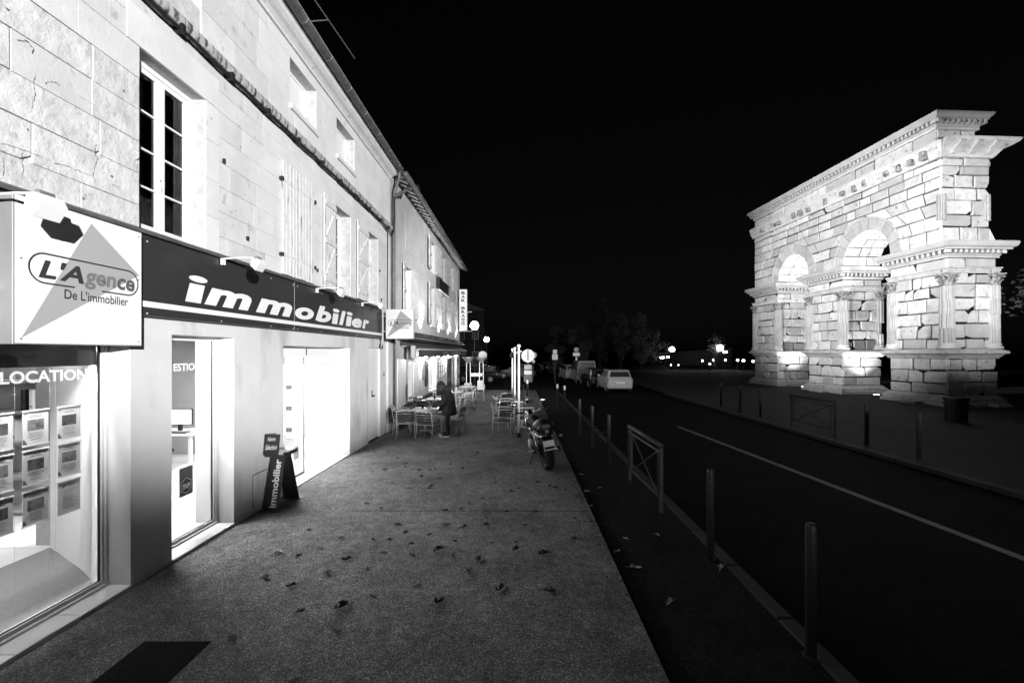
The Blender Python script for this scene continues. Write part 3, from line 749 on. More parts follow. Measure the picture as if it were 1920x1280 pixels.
# listing cards hung in the display window
def listing_card(name, label, cat, org, ux, group, pic='photo_dark', paper='paper', plain=False, rnd_seed=0):
    """A4 card: org is its lower left corner, ux the direction of its width"""
    rr = random.Random(rnd_seed); u = Vector(ux).normalized(); w = Vector((0, 0, 1)); n = u.cross(w)
    t = thing(name, label, cat, org, group=group); P = lambda a, b, d=0: u*a + w*b + n*d
    MB().prism([P(0, 0), P(.21, 0), P(.21, .297), P(0, .297)], n*.003).build('sheet', paper, t, world=False)
    MB().prism([P(-.004, .297), P(.214, .297), P(.214, .312), P(-.004, .312)], n*.008).build('top_rail', 'acrylic', t, world=False)
    MB().prism([P(-.004, -.014), P(.214, -.014), P(.214, 0), P(-.004, 0)], n*.008).build('bottom_rail', 'acrylic', t, world=False)
    d = .0036
    def bar(m, a, b, h_, z_): m.quad(P(a, z_, d), P(b, z_, d), P(b, z_+h_, d), P(a, z_+h_, d))
    m = MB()
    if plain:
        for i in range(13): bar(m, .045 + rr.uniform(0, .01), rr.uniform(.12, .17), .0035, .215 - i*.0145)
        m.build('print', 'ink_mid', t, world=False)
        MB().poly([P(.035, .235, d), P(.06, .25, d), P(.075, .268, d), P(.05, .262, d)]).build('logo', 'ink_soft', t, world=False)
        return t
    bar(m, .07, .145, .004, .262); bar(m, .055, .155, .006, .246)
    for i in range(5): bar(m, .035 + rr.uniform(0, .02), .175 - rr.uniform(0, .03), .0035, .102 - i*.011)
    bar(m, .06, .15, .007, .038); bar(m, .08, .17, .0025, .022)
    m.build('print', 'ink_mid', t, world=False)
    MB().quad(P(.038, .122, d), P(.172, .122, d), P(.172, .222, d), P(.038, .222, d)).build('picture', pic, t, world=False)
    MB().poly([P(.002, .003, d), P(.04, .003, d), P(.012, .05, d), P(.002, .045, d)]).build('corner_mark', 'ink_soft', t, world=False)
    MB().poly([P(.012, .268, d), P(.03, .274, d), P(.034, .28, d), P(.016, .278, d)]).build('logo', 'ink_soft', t, world=False)
    return t
cX = FX - .47
cols = [(3.52, 'outermost'), (3.80, 'middle'), (4.09, 'inner')]; rws = [(1.565, 'top'), (1.205, 'middle'), (.84, 'bottom')]
for ci, (yv, cn) in enumerate(cols):
    for ri, (zv, rn) in enumerate(rws):
        plain = (ci == 2 and ri == 2)
        lab = ('text-only listing card without a picture in the display window' if plain else 'listing card with a picture in the display window, %s row, %s column' % (rn, cn))
        listing_card('listing_card', lab, 'card', (cX, yv, zv), (0, 1, 0), 'listing cards in the display window', pic=('photo_dark', 'photo_mid')[(ci+ri) % 2], plain=plain, rnd_seed=ci*3+ri)
for yv, wl_ in zip((3.505, 3.745, 4.025, 4.075, 4.315), ('outside the outermost cards', 'between the outermost and middle cards', 'beside the middle cards', 'beside the inner cards', 'nearest the window jamb')):
    tag(MB().tube([(cX-.004, yv, .30), (cX-.004, yv, 2.4)], .0012, 4).build('display_wire', 'alu_dull'), 'thin steel wire in the display window, ' + wl_, 'wire', 'display wires in the window')
# display panel with three cards inside the entrance
dp = thing('listing_stand', 'pale standing board with three listings inside the entrance', 'display stand', (-5.1, 9.5, 0))
MB().cbox(-5.30, -4.92, 9.5, 9.54, .30, 2.12, .008).build('board', 'interior_grey', dp)
MB().box(-5.30, -4.92, 9.485, 9.499, 2.02, 2.10).build('header', 'wood_grey', dp)
for x_ in (-5.28, -4.98): MB().box(x_, x_+.04, 9.44, 9.6, .014, .30).build('foot', 'alu_dull', dp)
for zv, rn in ((1.45, 'top'), (.98, 'middle'), (.5, 'lowest')):
    listing_card('listing_card', 'listing card on the panel inside the entrance, %s of three' % rn, 'card', (-5.21, 9.494, zv), (1, 0, 0), 'listing cards on the entrance panel', paper='acrylic', rnd_seed=int(zv*10))
# window lettering and badge
t = letter(MB(), 'LOCATION', (GX+.006, 3.46, 2.135), (0, .70, 0), (0, 0, .105), bold=.03)
tag(t.build('window_lettering', 'vinyl'), 'white word LOCATION on the display window glass', 'lettering')
t = letter(MB(), 'GESTION', (GX+.006, 5.10, 2.165), (0, .54, 0), (0, 0, .095), bold=.03)
tag(t.build('window_lettering', 'vinyl'), 'white word GESTION on the second shop window', 'lettering')
bd = thing('window_badge', 'dark square sticker with a house shield on the second shop window', 'sticker', (GX+.004, 5.29, .58))
MB().prism([(GX+.004, 5.29, .59), (GX+.004, 5.51, .59), (GX+.004, 5.51, .95), (GX+.004, 5.29, .95)], (.002, 0, 0)).build('backing', 'ink_soft', bd)
MB().poly([(GX+.0075, 5.31, .66), (GX+.0075, 5.40, .61), (GX+.0075, 5.49, .66), (GX+.0075, 5.49, .77), (GX+.0075, 5.40, .82), (GX+.0075, 5.31, .77)]).build('shield', 'sign_grey', bd)
MB().poly([(GX+.0085, 5.325, .67), (GX+.0085, 5.40, .63), (GX+.0085, 5.475, .67), (GX+.0085, 5.475, .76), (GX+.0085, 5.40, .805), (GX+.0085, 5.325, .76)]).build('shield_field', 'ink', bd)
letter(MB(), 'SNPI', (GX+.0095, 5.34, .675), (0, .12, 0), (0, 0, .07), bold=.02).build('lettering', 'sign_white', bd)

# ------------------------------------------------------------------ fascia, signs, sign spotlights
SX = FX + .12
fs = thing('fascia_sign', 'long dark fascia board reading immobilier in white slanted letters', 'shop sign', (SX, HY0, 2.78))
for i, (a, b) in enumerate(((-2.0, 3.2), (3.2, 7.292), (7.304, 10.50), (10.508, 12.0))):
    MB().cbox(FX+.011, SX, a, b-.002, 2.775, 3.60, .004).build('panel', 'fascia', fs)
MB().box(SX-.004, SX+.0015, 7.290, 7.306, 2.78, 3.59).build('joint_strip', 'zinc_light', fs)
MB().prism([(FX+.011, HY0, 3.604), (SX+.05, HY0, 3.604), (SX+.05, HY0, 3.635), (FX+.011, HY0, 3.70)], (0, 14.02, 0)).build('capping', 'zinc', fs)
MB().box(SX-.001, SX+.003, HY0, 11.98, 2.865, 2.925).build('stripe', 'sign_white', fs)
lt = MB()
for body, a, b, asc in (('i', 4.90, 5.23, 1), ('m', 5.20, 6.12, 0), ('m', 6.22, 7.22, 0), ('o', 7.31, 7.98, 0), ('b', 8.04, 8.72, 1), ('i', 8.75, 9.10, 1), ('l', 9.10, 9.46, 1), ('i', 9.46, 9.82, 1), ('e', 9.80, 10.43, 0), ('r', 10.46, 10.94, 0)):
    z0 = 2.985
    if body == 'i':                       # stem and separate dot
        sh_ = .09; w_ = b-a-sh_
        lt.poly([(SX+.003, a, z0), (SX+.003, a+w_, z0), (SX+.003, a+w_+.07, z0+.222), (SX+.003, a+.07, z0+.222)])
        lt.poly([(SX+.003, a+.085+w_*.5 + w_*.62*math.cos(q_), z0+.285+.038*math.sin(q_)) for q_ in [2*math.pi*k_/20 for k_ in range(20)]])
        continue
    letter(lt, body, (SX+.003, a, z0 - (.006 if body in 'oe' else 0)), (0, b-a, 0), (0, 0, .315 if asc else .222), bold=.045, shear=.22)
lt.build('lettering', 'sign_white', fs)
for (y_, z_) in [(y, z) for y in (4.4, 5.5, 6.6, 7.25, 7.4, 8.3, 9.2, 10.1, 11.0, 11.7) for z in (2.80, 3.54)]:
    MB().lathe([(.008, 0), (.008, .004)], 8, (SX, y_, z_), 'X').build('screw', 'sign_white', fs)
def agency_sign(root, org, ux, uz, n, arrow='sign_grey'):
    """logo: grey arrow, outlined capsule with L'Agence, second line. org lower left of the face"""
    U = Vector(ux); W = Vector(uz); n = Vector(n).normalized(); o = Vector(org)
    P = lambda a, b, d=.002: o + U*a + W*b + n*d
    MB().poly([P(.03, .04), P(.985, .50), P(.985, .665), P(.56, .95)] if False else [P(.035, .035), P(.975, .62), P(.53, .955)]).build('arrow', arrow, root)
    cp = []
    for i in range(21):
        q = math.pi/2 + math.pi*i/20; cp.append((.185 + .105*math.cos(q)*1.0, .535 + .105*math.sin(q)))
    cp2 = []
    for i in range(21):
        q = -math.pi/2 + math.pi*i/20; cp2.append((.86 + .10*math.cos(q), .535 + .105*math.sin(q)))
    line = [(.40, .43)] + [(.185, .43)] + [c for c in cp[::-1]][0:] + [(.86, .64)] + cp2[::-1] + [(.62, .43)]
    m = MB(); w2 = .006
    for (a, b), (c, d) in zip(line, line[1:]):
        dx, dy = c-a, d-b; L = math.hypot(dx, dy)
        if L < 1e-6: continue
        nx, ny = -dy/L*w2, dx/L*w2
        m.quad(P(a+nx, b+ny, .004), P(a-nx, b-ny, .004), P(c-nx, d-ny, .004), P(c+nx, d+ny, .004))
    m.build('capsule_outline', 'ink', root)
    m = MB(); letter(m, "L'A", P(.14, .465, .005), U*.33, W*.135, bold=.03, shear=.25); m.build('lettering', 'ink', root)
    m = MB(); letter(m, 'gen', P(.475, .43, .005), U*.27, W*.135, bold=.03, shear=.1); m.build('lettering', 'ink_mid', root)
    m = MB(); letter(m, 'ce', P(.755, .465, .005), U*.17, W*.10, bold=.03, shear=.1); m.build('lettering', 'ink_soft', root)
    m = MB(); letter(m, "De L'immobilier", P(.32, .335, .005), U*.54, W*.075, bold=.012); m.build('lettering', 'ink', root)
bg = thing('agency_sign', 'big square white sign with grey arrow logo at the near end of the fascia', 'shop sign', (FX+.25, 3.12, 2.46), group='agency logo signs')
MB().cbox(SX+.001, FX+.25, 3.12, 4.19, 2.46, 3.57, .003).build('box', 'sign_edge', bg)
MB().box(FX+.25, FX+.253, 3.135, 4.183, 2.468, 3.562).build('face', 'sign_white', bg)
agency_sign(bg, (FX+.253, 3.135, 2.468), (0, 1.048, 0), (0, 0, 1.094), (1, 0, 0))
for (y_, z_) in ((3.17, 2.5), (4.15, 2.5), (4.15, 3.52), (3.17, 3.1), (4.15, 3.1)):
    MB().lathe([(.007, 0), (.007, .004)], 8, (FX+.253, y_, z_), 'X').build('screw', 'ink_mid', bg)
ps = thing('projecting_sign', 'small square light box with the grey arrow logo jutting out over the pavement', 'shop sign', (-3.30, 11.9, 2.78), group='agency logo signs')
MB().cbox(-3.70, -2.92, 11.90, 12.00, 2.77, 3.60, .006).build('box', 'sign_edge', ps)
MB().box(-3.69, -2.93, 11.896, 11.90, 2.78, 3.59).build('face', 'acrylic_dimmed', ps)
agency_sign(ps, (-3.69, 11.896, 2.78), (.76, 0, 0), (0, 0, .81), (0, -1, 0), 'arrow_dimmed')
for z_ in (2.98, 3.40): MB().tube([(FX+.06, 11.95, z_), (-3.70, 11.95, z_)], .022, 8).build('bracket', 'zinc_light', ps)
MB().tube([(FX+.15, 11.95, 2.6), (FX+.15, 11.95, 3.65)], .03, 8).build('mounting_post', 'zinc_light', ps)
MB().tube([(FX+.15, 11.95, 2.62), (FX+.13, 11.98, 2.5), (FX+.05, 12.0, 2.55), (FX+.03, 12.1, 2.62)], .018, 6).build('feed_cable', 'cable', ps)
for (y_, what) in ((3.02, 'over the big logo sign'), (5.49, 'over the first letters of the fascia'), (8.06, 'over the middle of the fascia'), (10.4, 'over the end of the fascia by the small sign')):
    s = thing('sign_spotlight', 'small white arm spotlight %s' % what, 'spotlight', (SX+.02, y_, 3.56 if y_ > 4 else 3.47), group='arm spotlights above the fascia')
    big = 1.1 if y_ < 4 else 1.0
    MB().box(-.01, .03, -.02, .02, -.04, .05).build('bracket', 'sign_white', s, world=False)
    MB().tube([(.01, 0, .04), (.25, .0, .055), (.46, .0, .05)], .011, 6).build('arm', 'sign_white', s, world=False)
    MB().lathe([(.022, -.05), (.022, .05)], 10, (.46, 0, .045), 'Y').build('pivot', 'alu_dull', s, world=False)
    k = big
    hd = MB().prism([(.43, -.08*k, .03), (.50, -.08*k, .03), (.53, -.08*k, -.03*k), (.47, -.08*k, -.12*k), (.41, -.08*k, -.06*k)][::-1], (0, .16*k, 0))
    hd.build('head', 'sign_white', s, world=False)
    MB().quad((.412, -.075*k, -.062*k), (.467, -.075*k, -.121*k), (.467, .075*k, -.121*k), (.412, .075*k, -.062*k)).build('lens', 'black', s, world=False)

# leaflet stand on the pavement
ls = thing('leaflet_stand', 'black leaflet stand reading immobilier on its side beside the shop wall', 'leaflet stand', (-3.74, 6.65, 0))
def panel(pts, off, name, mat='satin_black'): return MB().prism(pts, off).build(name, mat, ls)
panel([(-3.875, 6.44, 0), (-3.635, 6.44, 0), (-3.605, 6.60, .80), (-3.81, 6.60, .80)], (0, .016, 0), 'front_leg')
panel([(-3.855, 7.02, 0), (-3.60, 7.02, 0), (-3.60, 6.76, .80), (-3.80, 6.76, .80)], (0, -.016, 0), 'rear_leg')
MB().box(-3.90, -3.59, 6.40, 6.46, 0, .012).build('foot_bar', 'satin_black', ls)
MB().box(-3.87, -3.55, 6.99, 7.06, 0, .012).build('foot_bar', 'satin_black', ls)
MB().cbox(-3.87, -3.56, 6.50, 6.88, .80, .83, .006).build('shelf', 'satin_black', ls)
MB().prism([(-3.885, 6.50, .83), (-3.66, 6.50, .83), (-3.655, 6.54, 1.14), (-3.88, 6.54, 1.14)], (0, .014, 0)).build('header_board', 'satin_black', ls)
MB().box(-3.60, -3.565, 6.55, 6.90, .832, .862).build('rear_rail', 'satin_black', ls)
m = MB(); letter(m, 'immobilier', (-3.672, 6.446, .05), (.020, .140, .70), (-.105, 0, .0), bold=.03); m.build('lettering', 'sign_white', ls)
m = MB(); letter(m, 'Notre', (-3.835, 6.523, 1.04), (.12, 0, .006), (.0, .008, .06), shear=.3); letter(m, 'Sélection', (-3.865, 6.507, .91), (.18, 0, .008), (0, .010, .075), shear=.3); m.build('lettering', 'sign_white', ls)
for i, (x_, y_, lab) in enumerate(((-3.80, 6.62, 'near the lettered header'), (-3.68, 6.60, 'at its outer near corner'), (-3.80, 6.78, 'against the shop wall at the back'), (-3.67, 6.76, 'at its outer far corner'))):
    tag(MB().cbox(x_-.05, x_+.05, y_-.06, y_+.06, .832, .845+.004*i, .002).build('leaflet', 'paper'), 'small pale leaflet on the black stand, ' + lab, 'leaflet', 'leaflets on the stand')

# ================================================================== BAR HOUSE
BY0, BY1 = 13.14, 28.6
bar = thing('bar_house', 'grey rendered two-storey house with a bar and shutters beyond the stone house', 'house', (FX, BY0, 0))
cols_low = [(14.85, 15.80), (19.15, 20.20), (22.0, 23.0), (24.8, 25.8)]
cols_up = [(19.15, 20.20), (22.0, 23.0), (24.8, 25.8)]
B_open = [(a, b, 3.62, 5.42) for a, b in cols_low] + [(a, b, 6.05, 7.45) for a, b in cols_up]
B_gf = [(15.25, 16.85, .66, 2.05), (18.8, 20.6, .70, 2.02), (23.6, 27.3, .02, 2.15)]
wall_sheet(MB(), FX, BY0, BY1, 0, 8.12, B_open + B_gf, 0.40).build('wall', 'render_grey', bar)
bs_ = MB(); bs_.box(-14, FX-.41, BY0, BY0+.02, 0, 8.1); bs_.box(-14, FX-.41, BY1-.02, BY1-.001, 0, 8.1); bs_.box(-14, -13.9, BY0, BY1, 0, 8.1); bs_.box(-14, FX-.41, BY0, BY1, 8.04, 8.1)
bs_.build('room_shell', 'render_grey', bar)
MB().box(-14, FX-.41, BY0, BY1, 2.9, 3.0).build('upper_floor', 'dark_room', bar)
MB().cbox(FX+.001, FX+.035, 13.85, 14.85, .45, 2.18, .006).build('blank_panel', 'painted_wood', bar)
# bricked-up upper window
MB().cbox(FX+.001, FX+.015, 14.85, 15.8, 5.95, 7.35, .004).build('blind_window', 'render_grey', bar)
for (a, b) in cols_low:
    casement(bar, a, b, 3.62, 5.42, FX-.22, rows_n=3, curtain=False)
    shutter(bar, a-.01, .50 if a < 15 else .86, 3.62, 5.45, -1, 6, FX+.01, mat='shutter_grey', planks=3, brace=True)
    shutter(bar, b+.01, .66 if a < 15 else .86, 3.62, 5.45, 1, 6, FX+.01, mat='shutter_grey', planks=3, brace=True)
for (a, b) in cols_up:
    casement(bar, a, b, 6.05, 7.45, FX-.22, rows_n=3, curtain=False)
    shutter(bar, a-.01, .86, 6.05, 7.48, -1, 6, FX+.01, mat='shutter_grey', planks=3, brace=True)
    shutter(bar, b+.01, .86, 6.05, 7.48, 1, 6, FX+.01, mat='shutter_grey', planks=3, brace=True)
for (a, b) in cols_low: MB().cbox(FX-.1, FX+.07, a-.08, b+.08, 3.53, 3.615, .01).build('sill', 'stone_smooth', bar)
# eaves: rafter tails under a boarded soffit, gutter
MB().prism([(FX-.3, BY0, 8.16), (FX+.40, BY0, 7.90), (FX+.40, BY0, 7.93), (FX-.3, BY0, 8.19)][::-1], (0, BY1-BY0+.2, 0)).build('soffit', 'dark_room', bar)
y = BY0 + .15
while y < BY1 + .1:
    MB().prism([(FX-.02, y, 8.02), (FX+.36, y, 7.86), (FX+.37, y, 7.90), (FX+.37, y, 7.91), (FX-.02, y, 8.055)][::-1], (0, .20, 0)).build('rafter_tail', 'painted_wood', bar); y += .46
MB().quad((FX+.44, BY0, 7.97), (FX+.44, BY1+.2, 7.97), (-9, BY1+.2, 9.5), (-9, BY0, 9.5)).build('roof', 'roof_tile', bar)
g2 = thing('roof_gutter', 'dark round gutter along the eaves of the bar house', 'gutter', (FX+.45, BY0, 7.9))
MB().tube([(FX+.45, BY0, 7.90), (FX+.45, BY1+.2, 7.90)], .075, 10).build('trough', 'zinc', g2, smooth=True)
MB().tube([(FX+.525, BY0, 7.95), (FX+.525, BY1+.2, 7.95)], .008, 5).build('rim', 'zinc_light', g2)
# ground-floor openings: lit windows and glazed door
emit_mat('bar_glow', 2.2)
for (a, b, c, d) in B_gf[:2]:
    w = MB(); X = FX-.18; f = .06
    w.box(X-.05, X+.01, a, a+f, c, d); w.box(X-.05, X+.01, b-f, b, c, d); w.box(X-.05, X+.01, a+f, b-f, d-f, d); w.box(X-.05, X+.01, a+f, b-f, c, c+f)
    win = w.build('window', 'painted_wood', bar)
    MB().quad((X-.02, a+f, c+f), (X-.02, b-f, c+f), (X-.02, b-f, d-f), (X-.02, a+f, d-f)).build('pane', 'glass', win)
    MB().box(X-.09, X-.07, a+.02, b-.02, c+.02, d-.02).build('blind', 'lit_blind', win)
    MB().cbox(FX-.12, FX+.09, a-.08, b+.1, c-.09, c-.004, .01).build('sill', 'stone_smooth', bar)
a, b, c, d = B_gf[2]
dr = MB(); X = FX-.15
for yv in (a, a+1.2, a+2.45, b-.06): dr.box(X-.05, X+.01, yv, yv+.06, c, d)
dr.box(X-.05, X+.01, a, b, d-.08, d-.001)
door = dr.build('glazed_door', 'black', bar)
for i in range(3):
    ya = a+.06+i*1.21; MB().quad((X-.02, ya, c), (X-.02, ya+1.14, c), (X-.02, ya+1.14, d-.08), (X-.02, ya, d-.08)).build('pane', 'glass', door)
MB().box(-10, -9.9, BY0+.1, BY1-.1, 0, 2.9).build('bar_back_wall', 'wood_grey', bar)
tag(MB().box(-13.8, FX-.4, BY0+.1, BY1-.1, -.04, .01).build('bar_floor', 'wood_grey'), kind='structure')
lamp('bar_room_light', 'POINT', (-6.0, 25.4, 2.5), 60, size=.2)
# framed menus
for i, (ya, yb, z0, z1) in enumerate(((17.55, 17.95, 1.25, 1.85), (18.45, 18.72, 1.2, 1.85), (20.95, 21.45, 1.1, 2.0), (21.55, 22.05, 1.1, 2.0), (22.15, 22.65, 1.15, 1.95), (22.75, 23.2, 1.3, 1.95))):
    f = thing('menu_frame', 'framed menu on the bar wall, number %s from the stone house' % ('one two three four five six'.split()[i]), 'menu frame', (FX, ya, z0), group='framed menus on the bar wall')
    MB().cbox(FX+.001, FX+.03, ya, yb, z0, z1, .005).build('frame', 'black', f)
    m = MB(); n = 3 if i > 1 else 1
    for k in range(n): m.box(FX+.03, FX+.034, ya+.03, yb-.03, z0+.03+(z1-z0-.03)*k/n, z0+(z1-z0-.03)*(k+1)/n)
    m.build('menu', 'paper' if i else 'ink_mid', f)
tag(MB().cbox(FX+.001, FX+.05, 17.98, 18.42, .95, 2.05, .01).build('notice_board', 'black'), 'dark narrow board on the bar wall between the windows', 'board')
# dark bench run along the wall
bn = thing('wall_bench', 'dark low bench run along the foot of the bar wall', 'bench', (FX+.2, 18.5, 0))
MB().cbox(FX+.002, FX+.30, 14.0, 23.3, .36, .44, .01).build('seat', 'black', bn)
MB().cbox(FX+.002, FX+.06, 14.0, 23.3, .44, .62, .01).build('backrest', 'black', bn)
for yv in (14.3, 16.2, 18.1, 20.0, 21.9, 23.0): MB().box(FX+.02, FX+.26, yv, yv+.08, 0, .36).build('leg', 'black', bn)
# retracted awning with valance, sign board above
aw = thing('awning', 'dark retracted awning with a lettered valance over the bar front', 'awning', (FX, 13.5, 2.5))
MB().prism([(FX+.001, 14.2, 2.72), (FX+.10, 14.2, 2.76), (FX+.62, 14.2, 2.55), (FX+.62, 14.2, 2.50), (FX+.10, 14.2, 2.64), (FX+.001, 14.2, 2.60)][::-1], (0, 13.2, 0)).build('cloth', 'canvas', aw)
MB().box(FX+.59, FX+.635, 14.2, 27.4, 2.47, 2.53).build('front_bar', 'zinc_light', aw)
vm = MB(); n = 44
for i in range(n):
    ya = 14.2 + 13.2*i/n; yb = 14.2 + 13.2*(i+1)/n; za = 2.22 + .02*math.cos(i*math.pi*.5); zb = 2.22 + .02*math.cos((i+1)*math.pi*.5)
    vm.quad((FX+.62, ya, za), (FX+.62, yb, zb), (FX+.625, yb, 2.47), (FX+.625, ya, 2.47))
vm.build('valance', 'canvas', aw)
m = MB(); letter(m, 'BAR', (FX+.632, 19.0, 2.29), (0, 1.3, 0), (0, 0, .14), bold=.02); letter(m, 'BRASSERIE', (FX+.632, 21.2, 2.29), (0, 3.3, 0), (0, 0, .14), bold=.02); m.build('lettering', 'ink_mid', aw)
for yv in (14.25, 18.5, 23.0, 27.3): MB().tube([(FX, yv, 2.58), (FX+.3, yv, 2.62), (FX+.60, yv, 2.50)], .025, 6).build('folding_arm', 'zinc_light', aw)
MB().cbox(FX+.42, FX+.56, 13.95, 14.16, 2.2, 2.62, .02).build('end_cap', 'zinc_light', aw)
sb = thing('bar_sign_board', 'long dark lettered board above the bar awning', 'shop sign', (FX, 13.9, 2.8))
MB().prism([(FX+.001, 13.9, 2.80), (FX+.30, 13.9, 2.78), (FX+.46, 13.9, 2.86), (FX+.40, 13.9, 2.98), (FX+.001, 13.9, 3.16)][::-1], (0, 13.9, 0)).build('board', 'canvas', sb)
MB().tube([(FX+.46, 13.9, 2.87), (FX+.46, 27.8, 2.87)], .014, 6).build('edge_trim', 'zinc_light', sb)
nv = Vector((.18, 0, .40)).normalized(); tv = Vector((-.40, 0, .18)).normalized()
m = MB(); o_ = Vector((FX+.37, 15.2, 2.995)) + nv*.004
letter(m, 'BAR', o_ + Vector((0, 1.6, 0)), (0, 1.6, 0), tv*.16, bold=.02); letter(m, 'BRASSERIE', o_ + Vector((0, 4.4, 0)), (0, 3.6, 0), tv*.16, bold=.02); m.build('lettering', 'sign_grey', sb)
# dark box sign between the storeys
db = thing('balcony_board', 'dark rectangular board fixed between the upper bar windows', 'shop sign', (FX, 20.4, 5.4))
MB().cbox(FX+.02, FX+.18, 20.42, 23.05, 5.42, 5.98, .008).build('board', 'black', db)
MB().box(FX+.10, FX+.19, 20.40, 23.07, 5.375, 5.415).build('bottom_trim', 'sign_white', db)
# lamps under the awning (bulkheads) and up-lights on the board
for i, (yv, e) in enumerate(((17.3, 110), (19.9, 100), (22.9, 100), (26.2, 100))):
    l_ = thing('awning_lamp', 'small glowing lamp under the bar awning, number %s from the stone house' % ('one two three four'.split()[i]), 'lamp', (FX+.16, yv, 2.30), group='lamps under the bar awning')
    MB().lathe([(.05, .0), (.085, -.03), (.09, -.09), (.06, -.13)], 12).build('globe', 'bulb', l_, smooth=True, world=False)
    MB().lathe([(.06, .0), (.06, .05)], 12).build('base', 'black', l_, world=False)
    MB().tube([(0, 0, .05), (0, 0, .22), (-.14, 0, .24)], .012, 6).build('stem', 'black', l_, world=False)
    lamp('awning_lamp_light', 'POINT', (FX+.20, yv, 2.08), e, size=.08)
for i, (yv, e) in enumerate(((17.15, 260), (21.05, 200), (23.9, 220), (26.9, 260))):
    l_ = thing('facade_uplight', 'small black up-light on the bar sign board, number %s from the stone house' % ('one two three four'.split()[i]), 'lamp', (FX+.40, yv, 2.99), group='up-lights washing the bar facade')
    MB().lathe([(.05, 0), (.06, .10), (.055, .10), (.02, .06)], 10).build('housing', 'black', l_, world=False)
    MB().lathe([(.048, .085), (.048, .09)], 10).build('lens', 'small_glow', l_, world=False)
    lamp('facade_uplight_light', 'SPOT', (FX+.42, yv, 3.16), e, target=(FX-.1, yv, 4.9), size=.04, cone=100, blend=.6)
# tall light box BAR BRASSERIE at the far corner
lb = thing('bar_light_box', 'tall glowing vertical sign reading BAR BRASS at the far corner of the bar house', 'shop sign', (-3.3, 27.6, 3.4))
MB().cbox(-3.82, -3.30, 27.50, 27.62, 3.78, 6.45, .01).build('box', 'sign_edge', lb)
MB().box(-3.80, -3.32, 27.494, 27.50, 3.80, 6.43).build('face', 'lightbox_glow', lb)
m = MB(); zc = 6.12
for chv in 'BAR BRASS':
    if chv != ' ': letter(m, chv, (-3.68, 27.490, zc), (.24, 0, 0), (0, 0, .19), bold=.04)
    zc -= .245
m.build('lettering', 'ink', lb)
for z_ in (3.75, 5.0): MB().tube([(FX, 27.56, z_), (-3.0, 27.56, z_)], .03, 6).build('bracket', 'zinc_light', lb)
# floodlight housing added on the eaves, at the lamp that washes the monument
rf_ = thing('added_floodlight', 'small dark floodlight added on the eaves of the bar house', 'floodlight', (-3.75, 16.0, 8.1))
MB().box(-3.80, -3.76, 15.97, 16.03, 7.98, 8.50).build('stem', 'black', rf_)
MB().cbox(-3.84, -3.70, 15.86, 16.14, 8.42, 8.62, .015).build('housing', 'black', rf_)
# ================================================================== STREET LAMPS
def globe_lamp(label, loc, h, r, energy, mat='globe_glow', post=True, group='globe street lamps'):
    t = thing('street_lamp', label, 'street lamp', loc, group=group)
    MB().sphere((0, 0, h), r, 16, 10).build('globe', mat, t, smooth=True, world=False)
    MB().lathe([(r*.55, h-r*1.12), (r*.4, h-r*.9)], 10).build('collar', 'black', t, world=False)
    if post:
        MB().lathe([(.11, 0), (.11, .5), (.06, .7), (.045, h-r)], 10).build('post', 'black', t, world=False)
        MB().lathe([(.18, 0), (.16, .08)], 10).build('foot', 'black', t, world=False)
    if energy: lamp('street_lamp_light', 'POINT', (loc[0], loc[1], loc[2]+h-r*1.6 if False else loc[2]+h), energy, size=r*1.02)
    return t
globe_lamp('brightest globe lamp beside the glowing bar sign', (-3.3, 32.0, -.16), 4.55, .31, 420, 'globe_big')
globe_lamp('globe lamp farther down the street behind the terrace', (-3.4, 45.5, -.2), 3.95, .27, 160, 'globe_big')

# ================================================================== TERRACE
def make_chair():
    t = thing('terrace_chair', 'x', 'chair', (0, 0, 0), group='aluminium terrace chairs'); r = .0105
    for s in (-1, 1):
        MB().tube([(s*.27, .24, 0), (s*.262, .215, .42), (s*.268, .20, .62), (s*.27, .14, .665)], r, 8).build('leg', 'alu', t, smooth=True, world=False)
        MB().tube([(s*.25, -.27, 0), (s*.245, -.23, .42), (s*.235, -.265, .64), (s*.225, -.285, .78)], r, 8).build('leg', 'alu', t, smooth=True, world=False)
    pts = [(-.27, .14, .665), (-.275, -.05, .672)] + [(-.275*math.cos(q), -.05 - .26*math.sin(q), .675 + .03*math.sin(q)) for q in [math.pi*i/12 for i in range(1, 12)]] + [(.275, -.05, .672), (.27, .14, .665)]
    MB().tube(pts, r, 8).build('arm_rail', 'alu', t, smooth=True, world=False)
    pts = [(-.225, -.285, .78), (-.16, -.305, .79), (0, -.315, .795), (.16, -.305, .79), (.225, -.285, .78)]
    MB().tube(pts, r, 8).build('top_rail', 'alu', t, smooth=True, world=False)
    MB().tube([(-.262, .215, .42), (-.245, -.23, .42), (.245, -.23, .42), (.262, .215, .42), (-.262, .215, .42)], r*.9, 8).build('seat_frame', 'alu', t, smooth=True, world=False)
    sm = MB()
    for i in range(7): sm.box(-.24, .24, -.215+i*.062, -.163+i*.062, .425, .437)
    sm.build('seat', 'weave', t, world=False)
    for k in range(4):
        z = .50 + k*.068; m = MB(); n = 6
        for i in range(n):
            xa = -.225+.45*i/n; xb = -.225+.45*(i+1)/n; f = lambda x: -.245 - (z-.42)*.12 - .03*(1-(x/.225)**2)
            m.box(xa, xb, min(f(xa), f(xb))-.006, min(f(xa), f(xb)), z, z+.05)
        m.build('back_slat', 'weave', t, world=False)
    return t
